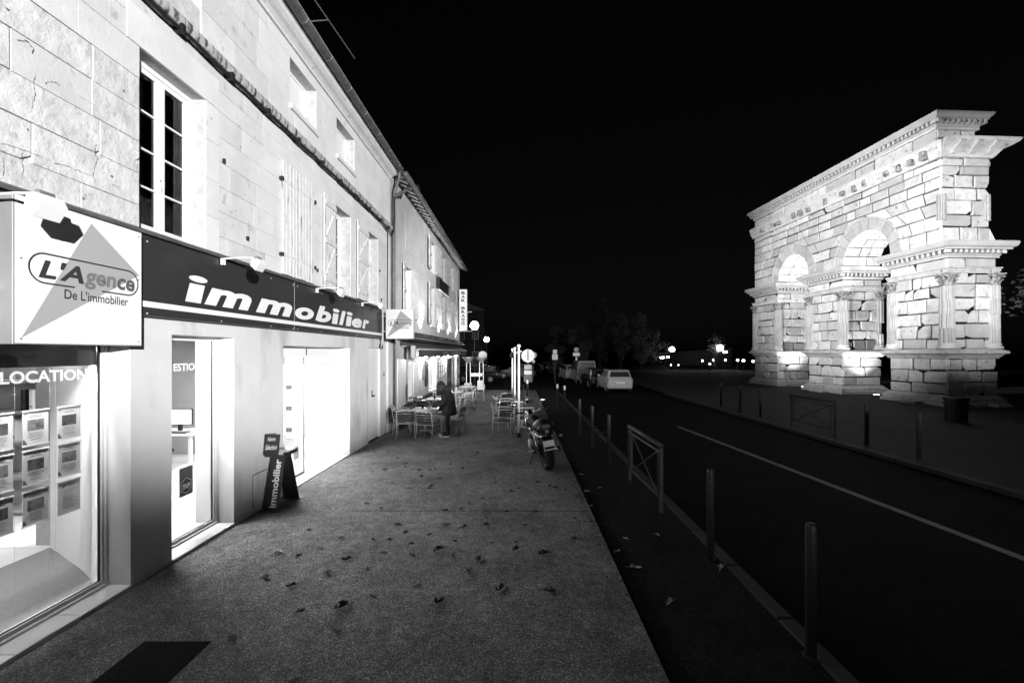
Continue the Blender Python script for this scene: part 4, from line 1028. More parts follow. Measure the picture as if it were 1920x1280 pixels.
def make_table():
    t = thing('terrace_table', 'x', 'table', (0, 0, 0), group='terrace tables')
    MB().cbox(-.35, .35, -.35, .35, .70, .725, .01).build('table_top', 'tabletop', t, world=False)
    m = MB()
    for (a, b, c, d) in ((-.358, -.35, -.358, .358), (.35, .358, -.358, .358), (-.35, .35, -.358, -.35), (-.35, .35, .35, .358)): m.box(a, b, c, d, .698, .728)
    m.build('rim', 'alu', t, world=False)
    MB().tube([(0, 0, .04), (0, 0, .70)], .03, 10).build('column', 'alu', t, smooth=True, world=False)
    for k in range(4):
        q = math.pi/4 + k*math.pi/2; MB().tube([(0, 0, .10), (.33*math.cos(q), .33*math.sin(q), .015)], .016, 6).build('foot', 'alu', t, world=False)
    return t
chairs = [(-3.16, 12.05, 8, 'nearest chair by the corner pilaster, its side to the stone house'), (-2.48, 11.80, -18, 'nearest chair with its back to the open pavement'),
          (-3.42, 12.62, -80, 'chair tucked between the first table and the wall'), (-1.95, 12.75, 78, 'chair pulled up beside the person in the dark coat'),
          (-3.15, 13.62, 172, 'chair on the far side of the first table by the wall'), (-2.55, 13.62, 186, 'chair on the far side of the first table toward the pavement'),
          (-3.30, 14.55, 5, 'chair on the near side of the second table by the wall'), (-2.62, 14.60, -6, 'chair on the near side of the second table toward the pavement'),
          (-2.95, 16.2, 180, 'chair on the far side of the second table'),
          (-2.72, 17.35, -5, 'chair on the near side of the third table'), (-2.15, 18.15, 88, 'chair at the outer side of the third table'), (-2.6, 19.0, 176, 'chair on the far side of the third table'),
          (-2.35, 20.3, -12, 'chair on the near side of the farthest table by the wall'), (-1.95, 21.0, 90, 'chair at the outer side of the farthest table by the wall'),
          (-3.55, 13.1, -70, 'chair squeezed against the wall beyond the first table'), (-2.02, 13.9, 100, 'chair at the outer side between the first two tables'), (-2.3, 15.3, 85, 'chair at the outer side of the second table'), (-3.5, 15.6, -95, 'chair between the second table and the wall'), (-3.3, 18.1, -90, 'chair between the third table and the wall'),
          (-.05, 14.1, 10, 'chair at the near side of the second table by the white posts'), (.15, 12.7, 15, 'chair hidden behind the motorcycle at the white posts'),
          (-.42, 12.30, 165, 'nearest chair among those at the white posts'), (-.55, 13.25, -85, 'second chair at the white posts, turned to the table'),
          (-.45, 14.5, 172, 'third chair at the white posts'), (-.62, 15.6, -80, 'fourth chair at the white posts'), (-.55, 17.0, 20, 'farthest chair at the white posts')]
c0 = make_chair()
for i, (x, y, a, lab) in enumerate(chairs):
    lab = 'aluminium ' + lab
    if i == 0: c0.location = (x, y, 0); c0.rotation_euler = (0, 0, R(a)); c0['label'] = lab
    else: copy_tree(c0, (x, y, 0), R(a), lab)
tables = [(-2.75, 12.72, 4, 'square pale-topped table next to the person in the dark coat'), (-2.95, 15.4, 0, 'second terrace table along the bar wall'), (-2.72, 18.2, 0, 'third terrace table along the bar wall'),
          (-2.5, 21.1, 0, 'farthest terrace table along the bar wall'), (.10, 13.3, 2, 'near terrace table by the white posts'), (-.02, 15.55, 0, 'farther terrace table by the white posts')]
t0 = make_table()
for i, (x, y, a, lab) in enumerate(tables):
    if i == 0: t0.location = (x, y, 0); t0.rotation_euler = (0, 0, R(a)); t0['label'] = lab
    else: copy_tree(t0, (x, y, 0), R(a), lab)
for i, (x, y) in enumerate(((-2.83, 12.6), (-3.0, 15.3), (-2.75, 18.1))):
    g_ = MB().lathe([(.028, 0), (.036, .10), (.034, .10), (.026, .01)], 12, (x, y, .726)).build('drinking_glass', 'glass', smooth=True)
    tag(g_, 'small drinking glass on the %s' % ('table by the person', 'second terrace table', 'third terrace table')[i], 'glass')
# white canopy posts with rolled dark canvas
for i, (x, y, h, lab) in enumerate(((.01, 12.1, 2.62, 'nearest tall white terrace post beside the motorcycle'), (-.13, 15.2, 2.58, 'middle tall white terrace post'), (-.26, 18.3, 2.56, 'farthest tall white terrace post'))):
    p = thing('terrace_post', lab, 'post', (x, y, 0), group='white terrace posts')
    MB().lathe([(.034, .02), (.034, h-.10)], 12).build('pole', 'post_white', p, smooth=True, world=False)
    MB().lathe([(.045, h-.26), (.045, h-.20)], 12).build('collar', 'post_white', p, world=False)
    MB().sphere((0, 0, h-.05), .055, 12, 8).build('finial', 'post_white', p, smooth=True, world=False)
    MB().lathe([(.09, 0), (.09, .02), (.045, .03), (.045, .12)], 12).build('foot', 'black', p, world=False)
    MB().tube([(-.02, 0, h-.17), (.09, 0, h-.20)], .012, 6).build('hook', 'post_white', p, world=False)
m = MB(); pts = [(-.13 - .13*t_ - .06*math.sin(math.pi*t_), 15.25 + 3.0*t_, 2.35 - .10*math.sin(math.pi*t_)) for t_ in [i/10 for i in range(11)]]
m.tube(pts, [.07+.02*math.sin(i*1.7) for i in range(11)], 10)
tag(m.build('rolled_canvas', 'canvas', smooth=True), 'dark rolled canvas slung between the white terrace posts', 'canvas')
ws = thing('wind_screen', 'low dark wind screen strung between the white terrace posts', 'screen', (.2, 15, 0))
MB().box(.20, .215, 13.9, 18.6, .25, .95).build('panel', 'canvas', ws)
for yv in (13.95, 16.2, 18.5): MB().box(.19, .225, yv, yv+.03, 0, 1.0).build('post', 'black', ws)

# ================================================================== PERSON AT THE TERRACE
def skin_mesh(name, joints, edges, mat, parent, root=0, sub=2):
    me = bpy.data.meshes.new(name); me.from_pydata([j[0] for j in joints], edges, []); me.update()
    o = bpy.data.objects.new(name, me); COL.objects.link(o)
    sk = o.modifiers.new('skin', 'SKIN'); sk.use_smooth_shade = True; sk.branch_smoothing = 0.6
    for i, j in enumerate(joints):
        r = j[1]; me.skin_vertices[0].data[i].radius = r if isinstance(r, tuple) else (r, r)
        me.skin_vertices[0].data[i].use_root = (i == root)
    sd = o.modifiers.new('sub', 'SUBSURF'); sd.levels = sub; sd.render_levels = sub
    dg = bpy.context.evaluated_depsgraph_get(); m2 = bpy.data.meshes.new_from_object(o.evaluated_get(dg))
    bpy.data.objects.remove(o); m2.name = name; m2.materials.clear(); m2.materials.append(MATS[mat])
    for p in m2.polygons: p.use_smooth = True
    return link(name, m2, parent)
def loft(rings, caps=True):
    m = MB(); n = len(rings[0])
    for r_ in rings: m.v += [tuple(p) for p in r_]
    for i in range(len(rings)-1):
        for k in range(n):
            j = (k+1) % n; m.f.append((i*n+k, i*n+j, (i+1)*n+j, (i+1)*n+k))
    if caps: m.f.append(tuple(range(n-1, -1, -1))); m.f.append(tuple((len(rings)-1)*n+k for k in range(n)))
    return m
def ell(cx, cy_, cz, rx, ry, n=16, tilt=0.0, wob=0.0, seed=0):
    return [(cx + rx*math.cos(2*math.pi*k/n)*(1+wob*math.sin(3*2*math.pi*k/n+seed)), cy_ + ry*math.sin(2*math.pi*k/n)*(1+wob*math.sin(4*2*math.pi*k/n+seed)), cz + tilt*math.cos(2*math.pi*k/n)) for k in range(n)]
# local frame: the person looks along -x, head bowed; z up
ps_ = thing('person', 'person in a dark hooded coat and pale sneakers bending over the terrace table', 'person', (-2.02, 12.18, 0), R(8))
J = [((.02, 0, .80), (.15, .13)), ((.03, 0, .98), (.14, .12)), ((-.02, 0, 1.16), (.17, .13)), ((-.08, 0, 1.28), (.12, .10)), ((-.13, 0, 1.34), .055), ((-.19, 0, 1.40), .075), ((-.205, 0, 1.45), (.10, .082)), ((-.19, 0, 1.50), .085)]
E = [(i, i+1) for i in range(7)]
for s in (-1, 1):
    b = len(J)
    J += [((.02, s*.09, .76), .095), ((-.01, s*.10, .43), .062), ((.04 - .05*(s > 0), s*.10, .10), .040), ((-.02 - .05*(s > 0), s*.105, .05), .036)]
    E += [(0, b), (b, b+1), (b+1, b+2), (b+2, b+3)]
    b = len(J)
    J += [((-.06, s*.19, 1.24), .065), ((-.12, s*.25, .99), .048), ((-.34, s*.16, .90), .036), ((-.42, s*.12, .885), .032)]
    E += [(2, b), (b, b+1), (b+1, b+2), (b+2, b+3)]
skin_mesh('body', J, E, 'jeans', ps_)
# hands: palm with five bent fingers resting at the table edge
for s in (-1, 1):
    w = Vector((-.42, s*.12, .885)); JJ = [(tuple(w), .026), (tuple(w + Vector((-.05, 0, -.012))), (.034, .016)), (tuple(w + Vector((-.085, 0, -.018))), (.036, .014))]; EE = [(0, 1), (1, 2)]
    for k, (off, ln) in enumerate(((-.027, .062), (-.009, .072), (.009, .068), (.026, .052))):
        b = len(JJ); JJ += [(tuple(w + Vector((-.10, off, -.020))), .0085), (tuple(w + Vector((-.10-ln*.55, off*1.15, -.034))), .008), (tuple(w + Vector((-.10-ln*.8, off*1.2, -.062))), .0068)]
        EE += [(2, b), (b, b+1), (b+1, b+2)]
    b = len(JJ); JJ += [(tuple(w + Vector((-.045, -s*.034, -.015))), .0095), (tuple(w + Vector((-.085, -s*.052, -.03))), .0085), (tuple(w + Vector((-.105, -s*.048, -.05))), .0072)]
    EE += [(1, b), (b, b+1), (b+1, b+2)]
    skin_mesh('hand', JJ, EE, 'skin', ps_, sub=1)
# face (mostly hidden by hair): one head mesh with brow, nose, mouth and ears
hd = MB().sphere((-.215, 0, 1.445), .088, 18, 14, (1.0, .86, 1.28))
def face(x, y, z):
    if x < -.28 and abs(y) < .018 and 1.40 < z < 1.47: x -= .022*(1 - abs(y)/.018)
    if x < -.27 and 1.455 < z < 1.485 and .02 < abs(y) < .05: x += .012
    if x < -.27 and 1.365 < z < 1.385 and abs(y) < .03: x += .006
    return (x, y, z)
hd.map(face)
for s in (-1, 1): hd.sphere((-.205, s*.078, 1.44), .022, 8, 6, (.7, .35, 1.2))
hd.build('head', 'skin', ps_, smooth=True, world=False)
eb = MB()
for s in (-1, 1): eb.sphere((-.286, s*.034, 1.462), .009, 8, 6)
eb.build('eyes', 'black', ps_, smooth=True, world=False)
# coat: lofted shell to mid-thigh with folds, sleeves, hood
rings = [ell(.035, 0, .62, .215, .215, 20, 0, .05, 1), ell(.035, 0, .72, .21, .215, 20, 0, .045, 2), ell(.035, 0, .86, .195, .205, 20, 0, .03, 3), ell(.025, 0, 1.0, .185, .205, 20, .0, .025, 1), ell(.0, 0, 1.12, .175, .215, 20, .02, .02, 2), ell(-.04, 0, 1.23, .15, .205, 20, .04, .0), ell(-.075, 0, 1.31, .105, .13, 20, .05), ell(-.10, 0, 1.35, .075, .085, 20, .05)]
loft(rings).build('coat', 'coat', ps_, smooth=True, world=False)
for s in (-1, 1):
    MB().tube([(-.05, s*.17, 1.26), (-.075, s*.225, 1.15), (-.115, s*.25, 1.0), (-.20, s*.225, .945), (-.34, s*.165, .905), (-.40, s*.13, .89)], [.075, .085, .078, .07, .058, .052], 14).build('sleeve', 'coat', ps_, smooth=True, world=False)
hood = MB().sphere((-.045, 0, 1.345), .135, 16, 10, (.85, 1.05, .75)); hood.build('hood', 'coat', ps_, smooth=True, world=False)
# long hair: cap and hanging locks on both sides of the bowed face
hr = MB().sphere((-.192, 0, 1.465), .112, 18, 12, (1.0, .93, 1.12))
hr.v = [(x + (.055 if (x < -.25 and z < 1.50) else 0), y, z) for (x, y, z) in hr.v]
rr = random.Random(5)
for s in (-1, 1):
    for k in range(13):
        x = -.28 + k*.016; y = s*(.070 + .028*math.sin(math.pi*k/12)); ln = rr.uniform(.24, .34)
        hr.tube([(x, y*.8, 1.52), (x-.01, y*1.12, 1.42), (x-.02, y*1.12, 1.32), (x-.035+rr.uniform(-.01, .01), y*1.0, 1.50-ln)], [.016, .022, .02, .006], 6)
hr.build('hair', 'hair', ps_, smooth=True, world=False)
# sneakers: dark uppers, pale thick soles
for s in (-1, 1):
    fx = -.05 - .05*(s > 0)
    so = loft([[(fx + .115*math.cos(q)*1.25 - .02, s*.105 + .048*math.sin(q), z) for q in [2*math.pi*k/16 for k in range(16)]] for z in (0, .012, .034)])
    so.build('sole', 'shoe', ps_, smooth=False, world=False)
    up = loft([[(fx + a*math.cos(q) - .02 + dx, s*.105 + b_*math.sin(q), z) for q in [2*math.pi*k/16 for k in range(16)]] for (a, b_, dx, z) in ((.135, .044, 0, .034), (.125, .042, .003, .055), (.085, .038, .035, .085), (.056, .038, .058, .115))])
    up.build('upper', 'black', ps_, smooth=True, world=False)
    MB().sphere((fx-.125, s*.105, .048), .036, 10, 6, (1.0, 1.05, .62)).build('toe_cap', 'shoe', ps_, smooth=True, world=False)
    m = MB()
    for k in range(4): m.box(fx-.075+k*.024, fx-.066+k*.024, s*.105-.026, s*.105+.026, .070+k*.008, .080+k*.008)
    m.build('laces', 'shoe', ps_, world=False)
ty = thing('serving_tray', 'dark tray in front of the person in the coat', 'tray', (-2.58, 12.12, .0))
ty.location = (-2.55, 12.62, .727)
MB().lathe([(.15, 0), (.16, .02), (.155, .02), (.145, .006)], 20).build('tray', 'black', ty, world=False)

# ================================================================== MOTORCYCLE
mc = bpy.data.objects.new('motorcycle', None); COL.objects.link(mc)
tag(mc, 'dark motorcycle parked with its tail to the camera at the pavement edge', 'motorcycle')
mc.location = (.62, 8.75, 0); mc.rotation_euler = (0, R(-9), R(10))     # local +y forward, leaning to its left
def wheel(yc, rad, wt, name):
    t = MB(); n = 28; prof = [(rad-.085, -wt*.42), (rad-.05, -wt*.5), (rad-.018, -wt*.38), (rad, 0), (rad-.018, wt*.38), (rad-.05, wt*.5), (rad-.085, wt*.42)]
    w = MB().lathe(prof + [prof[0]], n, (0, yc, rad), 'X', caps=False).build('wheel', 'rubber', mc, smooth=True, world=False)
    MB().lathe([(rad-.085, -wt*.4), (rad-.10, -wt*.3), (rad-.105, 0), (rad-.10, wt*.3), (rad-.085, wt*.4)], n, (0, yc, rad), 'X', caps=False).build('rim', 'iron', w, smooth=True, world=False)
    MB().lathe([(.035, -.05), (.045, 0), (.035, .05)], 12, (0, yc, rad), 'X').build('hub', 'black', w, world=False)
    for k in range(5):
        q = 2*math.pi*k/5; MB().tube([(0, yc + .04*math.cos(q), rad + .04*math.sin(q)), (0, yc + (rad-.10)*math.cos(q), rad + (rad-.10)*math.sin(q))], [.022, .016], 6).build('spoke', 'black', w, world=False)
    MB().lathe([(.07, .055), (.135, .055), (.135, .06), (.07, .06), (.07, .055)], 20, (0, yc, rad), 'X', caps=False).build('brake_disc', 'alu_dull', w, world=False)
    return w
wheel(.0, .315, .20, 'rear'); wheel(1.42, .30, .12, 'front')
for s in (-1, 1):
    MB().prism([(s*.115, -.03, .30), (s*.115, .50, .36), (s*.115, .50, .44), (s*.115, -.03, .345)], (s*.03, 0, 0)).build('swing_arm', 'black', mc, world=False)
    MB().tube([(s*.10, 1.42, .30), (s*.10, 1.20, .95)], [.028, .026], 10).build('fork_leg', 'chrome', mc, smooth=True, world=False)
    MB().tube([(s*.16, .06, .50), (s*.15, .22, .76)], .028, 8).build('shock_absorber', 'chrome', mc, world=False)
loft([ell(0, .75, .33, .14, .24, 14), ell(0, .75, .45, .17, .26, 14), ell(0, .74, .60, .16, .22, 14), ell(0, .72, .68, .12, .18, 14)]).build('engine', 'alu_dull', mc, world=False)
for s in (-1, 1): MB().lathe([(.10, 0), (.11, .02), (.09, .045), (.03, .05)], 14, (s*.165 - (.05 if s < 0 else 0), .70, .42), 'X').build('engine_cover', 'alu', mc, smooth=True, world=False)
loft([ell(0, .62, .76, .10, .14, 16), ell(0, .80, .78, .15, .28, 16), ell(0, .84, .88, .17, .29, 16), ell(0, .86, .97, .13, .22, 16), ell(0, .86, 1.01, .05, .09, 16)]).build('fuel_tank', 'satin_black', mc, smooth=True, world=False)
seat = loft([[(.11*math.cos(q), y_, z_ + .05*math.sin(q)) for q in [2*math.pi*k/14 for k in range(14)]] for (y_, z_) in ((-.32, .90), (-.25, .89), (-.05, .86), (.15, .80), (.35, .77), (.58, .80))])
seat.build('seat', 'black', mc, smooth=True, world=False)
loft([[(w_*math.cos(q), y_, z_ + h_*math.sin(q)) for q in [2*math.pi*k/16 for k in range(16)]] for (y_, z_, w_, h_) in ((-.40, .92, .10, .06), (-.36, .92, .19, .13), (-.20, .93, .215, .155), (-.02, .92, .20, .145), (.08, .90, .10, .08))]).build('top_case', 'satin_black', mc, smooth=True, world=False)
MB().cbox(-.075, .075, -.415, -.375, .93, 1.0, .012).build('case_panel', 'ink_mid', mc, world=False)
MB().cbox(-.035, .035, -.43, -.40, .83, .90, .008).build('tail_light', 'lens', mc, world=False)
MB().tube([(-.17, .0, .80), (-.19, -.22, .79), (-.14, -.36, .775), (.14, -.36, .80), (.17, -.22, .80)], .016, 8).build('grab_rail', 'chrome', mc, smooth=True, world=False)
for s in (-1, 1):
    MB().prism([(s*.13, -.20, .80), (s*.15, .25, .62), (s*.15, .42, .70), (s*.13, .12, .84)], (s*.02, 0, 0)).build('side_panel', 'car_white' if s < 0 else 'black', mc, world=False)
    MB().tube([(s*.15, -.34, .735), (s*.25, -.37, .735)], .010, 6).build('indicator_stem', 'black', mc, world=False)
    MB().sphere((s*.27, -.38, .735), .030, 10, 8, (1.2, .8, .8)).build('indicator', 'lens', mc, smooth=True, world=False)
    MB().tube([(s*.08, 1.17, 1.0), (s*.22, 1.13, 1.05), (s*.36, 1.02, 1.06)], .014, 8).build('handlebar', 'chrome', mc, smooth=True, world=False)
    MB().tube([(s*.26, 1.11, 1.056), (s*.385, 1.0, 1.062)], .020, 8).build('grip', 'rubber', mc, world=False)
    MB().tube([(s*.25, 1.13, 1.06), (s*.31, 1.12, 1.22)], .008, 6).build('mirror_stem', 'chrome', mc, world=False)
    MB().sphere((s*.34, 1.12, 1.25), .062, 12, 8, (1.25, .3, .75)).build('mirror', 'chrome', mc, smooth=True, world=False)
    MB().tube([(s*.17, .42, .33), (s*.30, .42, .31)], .018, 8).build('foot_peg', 'alu', mc, world=False)
loft([[(w_*math.cos(q), y_, z_ + h_*math.sin(q)) for q in [2*math.pi*k/14 for k in range(14)]] for (y_, z_, w_, h_) in ((1.18, .95, .10, .10), (1.30, .95, .115, .115), (1.36, .95, .09, .09))]).build('headlamp', 'chrome', mc, smooth=True, world=False)
MB().prism([(-.14, 1.28, 1.05), (.14, 1.28, 1.05), (.11, 1.16, 1.30), (-.11, 1.16, 1.30)], (0, .006, 0)).build('wind_shield', 'glass_dark', mc, world=False)
loft([[(.10*math.cos(q)*(1.0 if math.sin(q) < .9 else .8), y_, z_) for q in [0, math.pi]] + [(-.10, y_-.0, z_+.02), (.10, y_, z_+.02)] for (y_, z_) in ((-.24, .76), (-.36, .66), (-.43, .52))]).build('mud_guard', 'black', mc, world=False)
MB().prism([(-.11, -.425, .50), (.11, -.425, .50), (.11, -.385, .68), (-.11, -.385, .68)], (0, -.006, -.001)).build('licence_plate', 'reflective', mc, world=False)
m = MB(); pl = bpy.data.objects['licence_plate']
letter(m, 'CE', (-.035, -.401, .60), (.075, 0, 0), (0, .013, .06), bold=.01); letter(m, '262 AX', (-.09, -.423, .51), (.18, 0, 0), (0, .015, .068), bold=.01)
m.v = [(x, y-.003, z) for x, y, z in m.v]; m.build('lettering', 'ink', mc, world=False)
MB().tube([(.15, .95, .40), (.17, .6, .28), (.19, .2, .34), (.20, -.12, .42), (.20, -.30, .46)], [.025, .028, .045, .055, .05], 12).build('exhaust', 'chrome', mc, smooth=True, world=False)
MB().tube([(-.13, .55, .30), (-.30, .42, .045)], .014, 8).build('side_stand', 'black', mc, world=False)
MB().cbox(-.34, -.26, .38, .46, .03, .045, .004).build('stand_foot', 'black', mc, world=False)
MB().sphere((0, 1.42, .40), .26, 14, 8, (.30, 1.0, .82)).build('front_guard', 'satin_black', mc, smooth=True, world=False)
MB().prism([(-.155, .42, .46), (-.155, .95, .44), (-.155, 1.02, .62), (-.155, .60, .66)], (-.02, 0, 0)).build('chain_guard', 'chrome', mc, world=False)

# ================================================================== BOLLARDS, BARRIERS
def bollard(label, x, y, h=1.10, z=GZ, cap=False, r=.042, group='bollards along the kerb'):
    t = thing('bollard', label, 'bollard', (x, y, z), group=group)
    MB().lathe([(r, 0), (r, h-.05), (r*.98, h-.02), (r*.75, h-.004), (r*.3, h)], 14).build('tube', 'bollard_paint', t, smooth=True, world=False)
    MB().lathe([(r+.02, 0), (r+.02, .015), (r, .02)], 14).build('foot', 'bollard_paint', t, world=False)
    if cap: MB().lathe([(r+.006, h-.17), (r+.006, h-.002), (r*.4, h+.012)], 12).build('cap', 'reflective', t, world=False)
    else: MB().lathe([(r+.002, h-.14), (r+.002, h-.125)], 12).build('band', 'bollard_paint', t, world=False)
NB = [(2.40, 3.50, 'nearest grey bollard at the edge of the road'), (2.31, 5.13, 'second grey bollard, just before the crossed barrier'), (2.04, 9.6, 'first slim bollard beyond the crossed barrier'), (1.94, 11.2, 'second slim bollard beyond the crossed barrier'), (1.84, 12.8, 'third slim bollard beyond the crossed barrier')]
for x, y, lab in NB: bollard(lab, x, y)
bollard('white-capped bollard nearer to the cars', 1.93, 17.8, cap=True, r=.04); bollard('white-capped bollard nearer to the round sign', 1.70, 18.6, cap=True, r=.04)
bollard('white-capped bollard under the round sign', .42, 20.0, z=0, cap=True, r=.04)
for y, lab in ((9.9, 'nearest dark bollard across the road'), (11.4, 'second dark bollard across the road'), (16.4, 'bollard across the road just past the far barrier'), (17.9, 'second bollard past the far barrier'), (19.6, 'third bollard past the far barrier')):
    bollard(lab, 9.3, y, r=.05, group='bollards across the road', cap=False)
def barrier(label, p, q, z=GZ, h=1.05):
    p = Vector((*p, z)); q = Vector((*q, z)); t = thing('street_barrier', label, 'barrier', p, group='crossed street barriers'); o = q - p; L = o.length; e = o/L
    P = lambda s, zz: (e.x*s, e.y*s, zz)
    for s in (0, L):
        MB().tube([P(s, 0), P(s, h)], .038, 10).build('post', 'bollard_paint', t, world=False)
    MB().tube([P(-.04, h-.01), P(L+.04, h-.01)], .040, 10).build('top_rail', 'bollard_paint', t, smooth=True, world=False)
    for zz in (h-.12, .22): MB().tube([P(.03, zz), P(L-.03, zz)], .018, 8).build('rail', 'bollard_paint', t, world=False)
    for s in (.14, L-.14): MB().tube([P(s, .22), P(s, h-.12)], .014, 6).build('upright', 'bollard_paint', t, world=False)
    MB().tube([P(.14, .22), P(L-.14, h-.12)], .014, 6).build('cross_bar', 'bollard_paint', t, world=False)
    MB().tube([P(.14, h-.12), P(L-.14, .22)], .014, 6).build('cross_bar', 'bollard_paint', t, world=False)
barrier('dark barrier with a crossed panel beside the pavement', (2.23, 6.67), (2.18, 8.35))
barrier('barrier with a crossed panel across the road before the monument', (9.25, 12.5), (9.2, 14.4))
bn_ = thing('litter_bin', 'dark round litter bin in front of the near pier of the monument', 'bin', (16.0, 15.6, GZ))
MB().lathe([(.30, 0), (.33, .75), (.36, .76), (.36, .86), (.31, .88), (.30, .70)], 18).build('drum', 'black', bn_, smooth=False, world=False)
MB().lathe([(.37, .60), (.37, .64)], 18).build('hoop', 'iron', bn_, world=False)

# ================================================================== TRAFFIC SIGNS
def sign_post(label, x, y, z, h, plates):
    t = thing('traffic_sign', label, 'traffic sign', (x, y, z), group='traffic signs')
    MB().tube([(0, 0, 0), (0, 0, h)], .03, 8).build('pole', 'zinc', t, world=False)
    for (kind, zc, a, b, mt) in plates:
        if kind == 'round':
            MB().lathe([(a, -.055), (a, -.045), (a-.02, -.043)], 24, (0, 0, zc), 'Y').build('disc', mt, t, world=False)
            MB().box(-a*.8, a*.8, -.058, -.055, zc-.02, zc-.005).build('channel', 'zinc', t, world=False)
        else:
            MB().cbox(-a/2, a/2, -.06, -.045, zc-b/2, zc+b/2, .004).build('plate', mt, t, world=False)
    return t
s1 = sign_post('large pale round sign back with plates below on a pole behind the motorcycle', .47, 21.0, 0, 2.5, [('round', 2.22, .32, 0, 'sign_back'), ('rect', 1.66, .36, .22, 'sign_grey'), ('rect', 1.40, .38, .20, 'sign_back'), ('rect', 1.10, .42, .34, 'ink_soft')])
MB().box(-.03, .03, -.064, -.058, 2.0, 2.52).build('clamp', 'zinc', s1, world=False)
for zz, a in ((1.70, .04), (1.60, .04)): MB().box(-.15, .15, -.064, -.061, zz, zz+.03).build('print', 'ink_mid', s1, world=False)
sign_post('small round sign peeking out behind the large round sign', 1.42, 40.0, -.2, 2.7, [('round', 2.32, .30, 0, 'reflective'), ('rect', 1.75, .26, .30, 'reflective')])
sign_post('pair of white square plates on a pole before the parked cars', 3.0, 35.0, -.2, 2.7, [('rect', 2.62, .34, .36, 'reflective'), ('rect', 2.20, .46, .44, 'reflective')])
sign_post('round sign over a wide white plate above the parked van', 4.75, 35.0, -.2, 2.95, [('round', 2.80, .20, 0, 'sign_grey'), ('rect', 2.42, .56, .28, 'reflective'), ('rect', 2.08, .15, .26, 'reflective')])
sign_post('round sign behind the wheeled stand at the end of the terrace', -2.55, 30.5, -.16, 2.6, [('round', 2.34, .30, 0, 'sign_back')])

# wheeled stand with pale posts and flared hoods at the end of the terrace
wsd = thing('wheeled_stand', 'dark wheeled stand with pale posts and two flared hoods beyond the terrace', 'stand', (-2.6, 25.6, 0))
MB().cbox(-.65, .65, -.30, .30, .10, .16, .02).build('base', 'black', wsd, world=False)
for (x_, y_) in ((-.58, -.25), (.58, -.25), (-.58, .25), (.58, .25)): MB().lathe([(.07, -.03), (.07, .03)], 12, (x_, y_, .07), 'X').build('castor', 'rubber', wsd, world=False)
for x_ in (-.40, .38):
    MB().lathe([(.04, 1.75), (.10, 1.80), (.34, 2.06), (.35, 2.10), (.05, 2.12)], 16, (x_, 0, 0)).build('hood', 'alu_dull', wsd, smooth=True, world=False)
    for dx in (-.13, .13): MB().tube([(x_+dx, 0, .16), (x_+dx*.8, 0, 1.8)], .022, 8).build('post', 'post_white', wsd, world=False)
MB().cbox(-.62, -.20, -.28, .22, .16, .55, .02).build('locker', 'sign_grey', wsd, world=False)
MB().cbox(.16, .52, -.28, .22, .16, .70, .02).build('locker', 'sign_back', wsd, world=False)
MB().cbox(-.30, .45, -.12, .10, .95, 1.15, .03).build('cushion', 'sign_back', wsd, world=False)

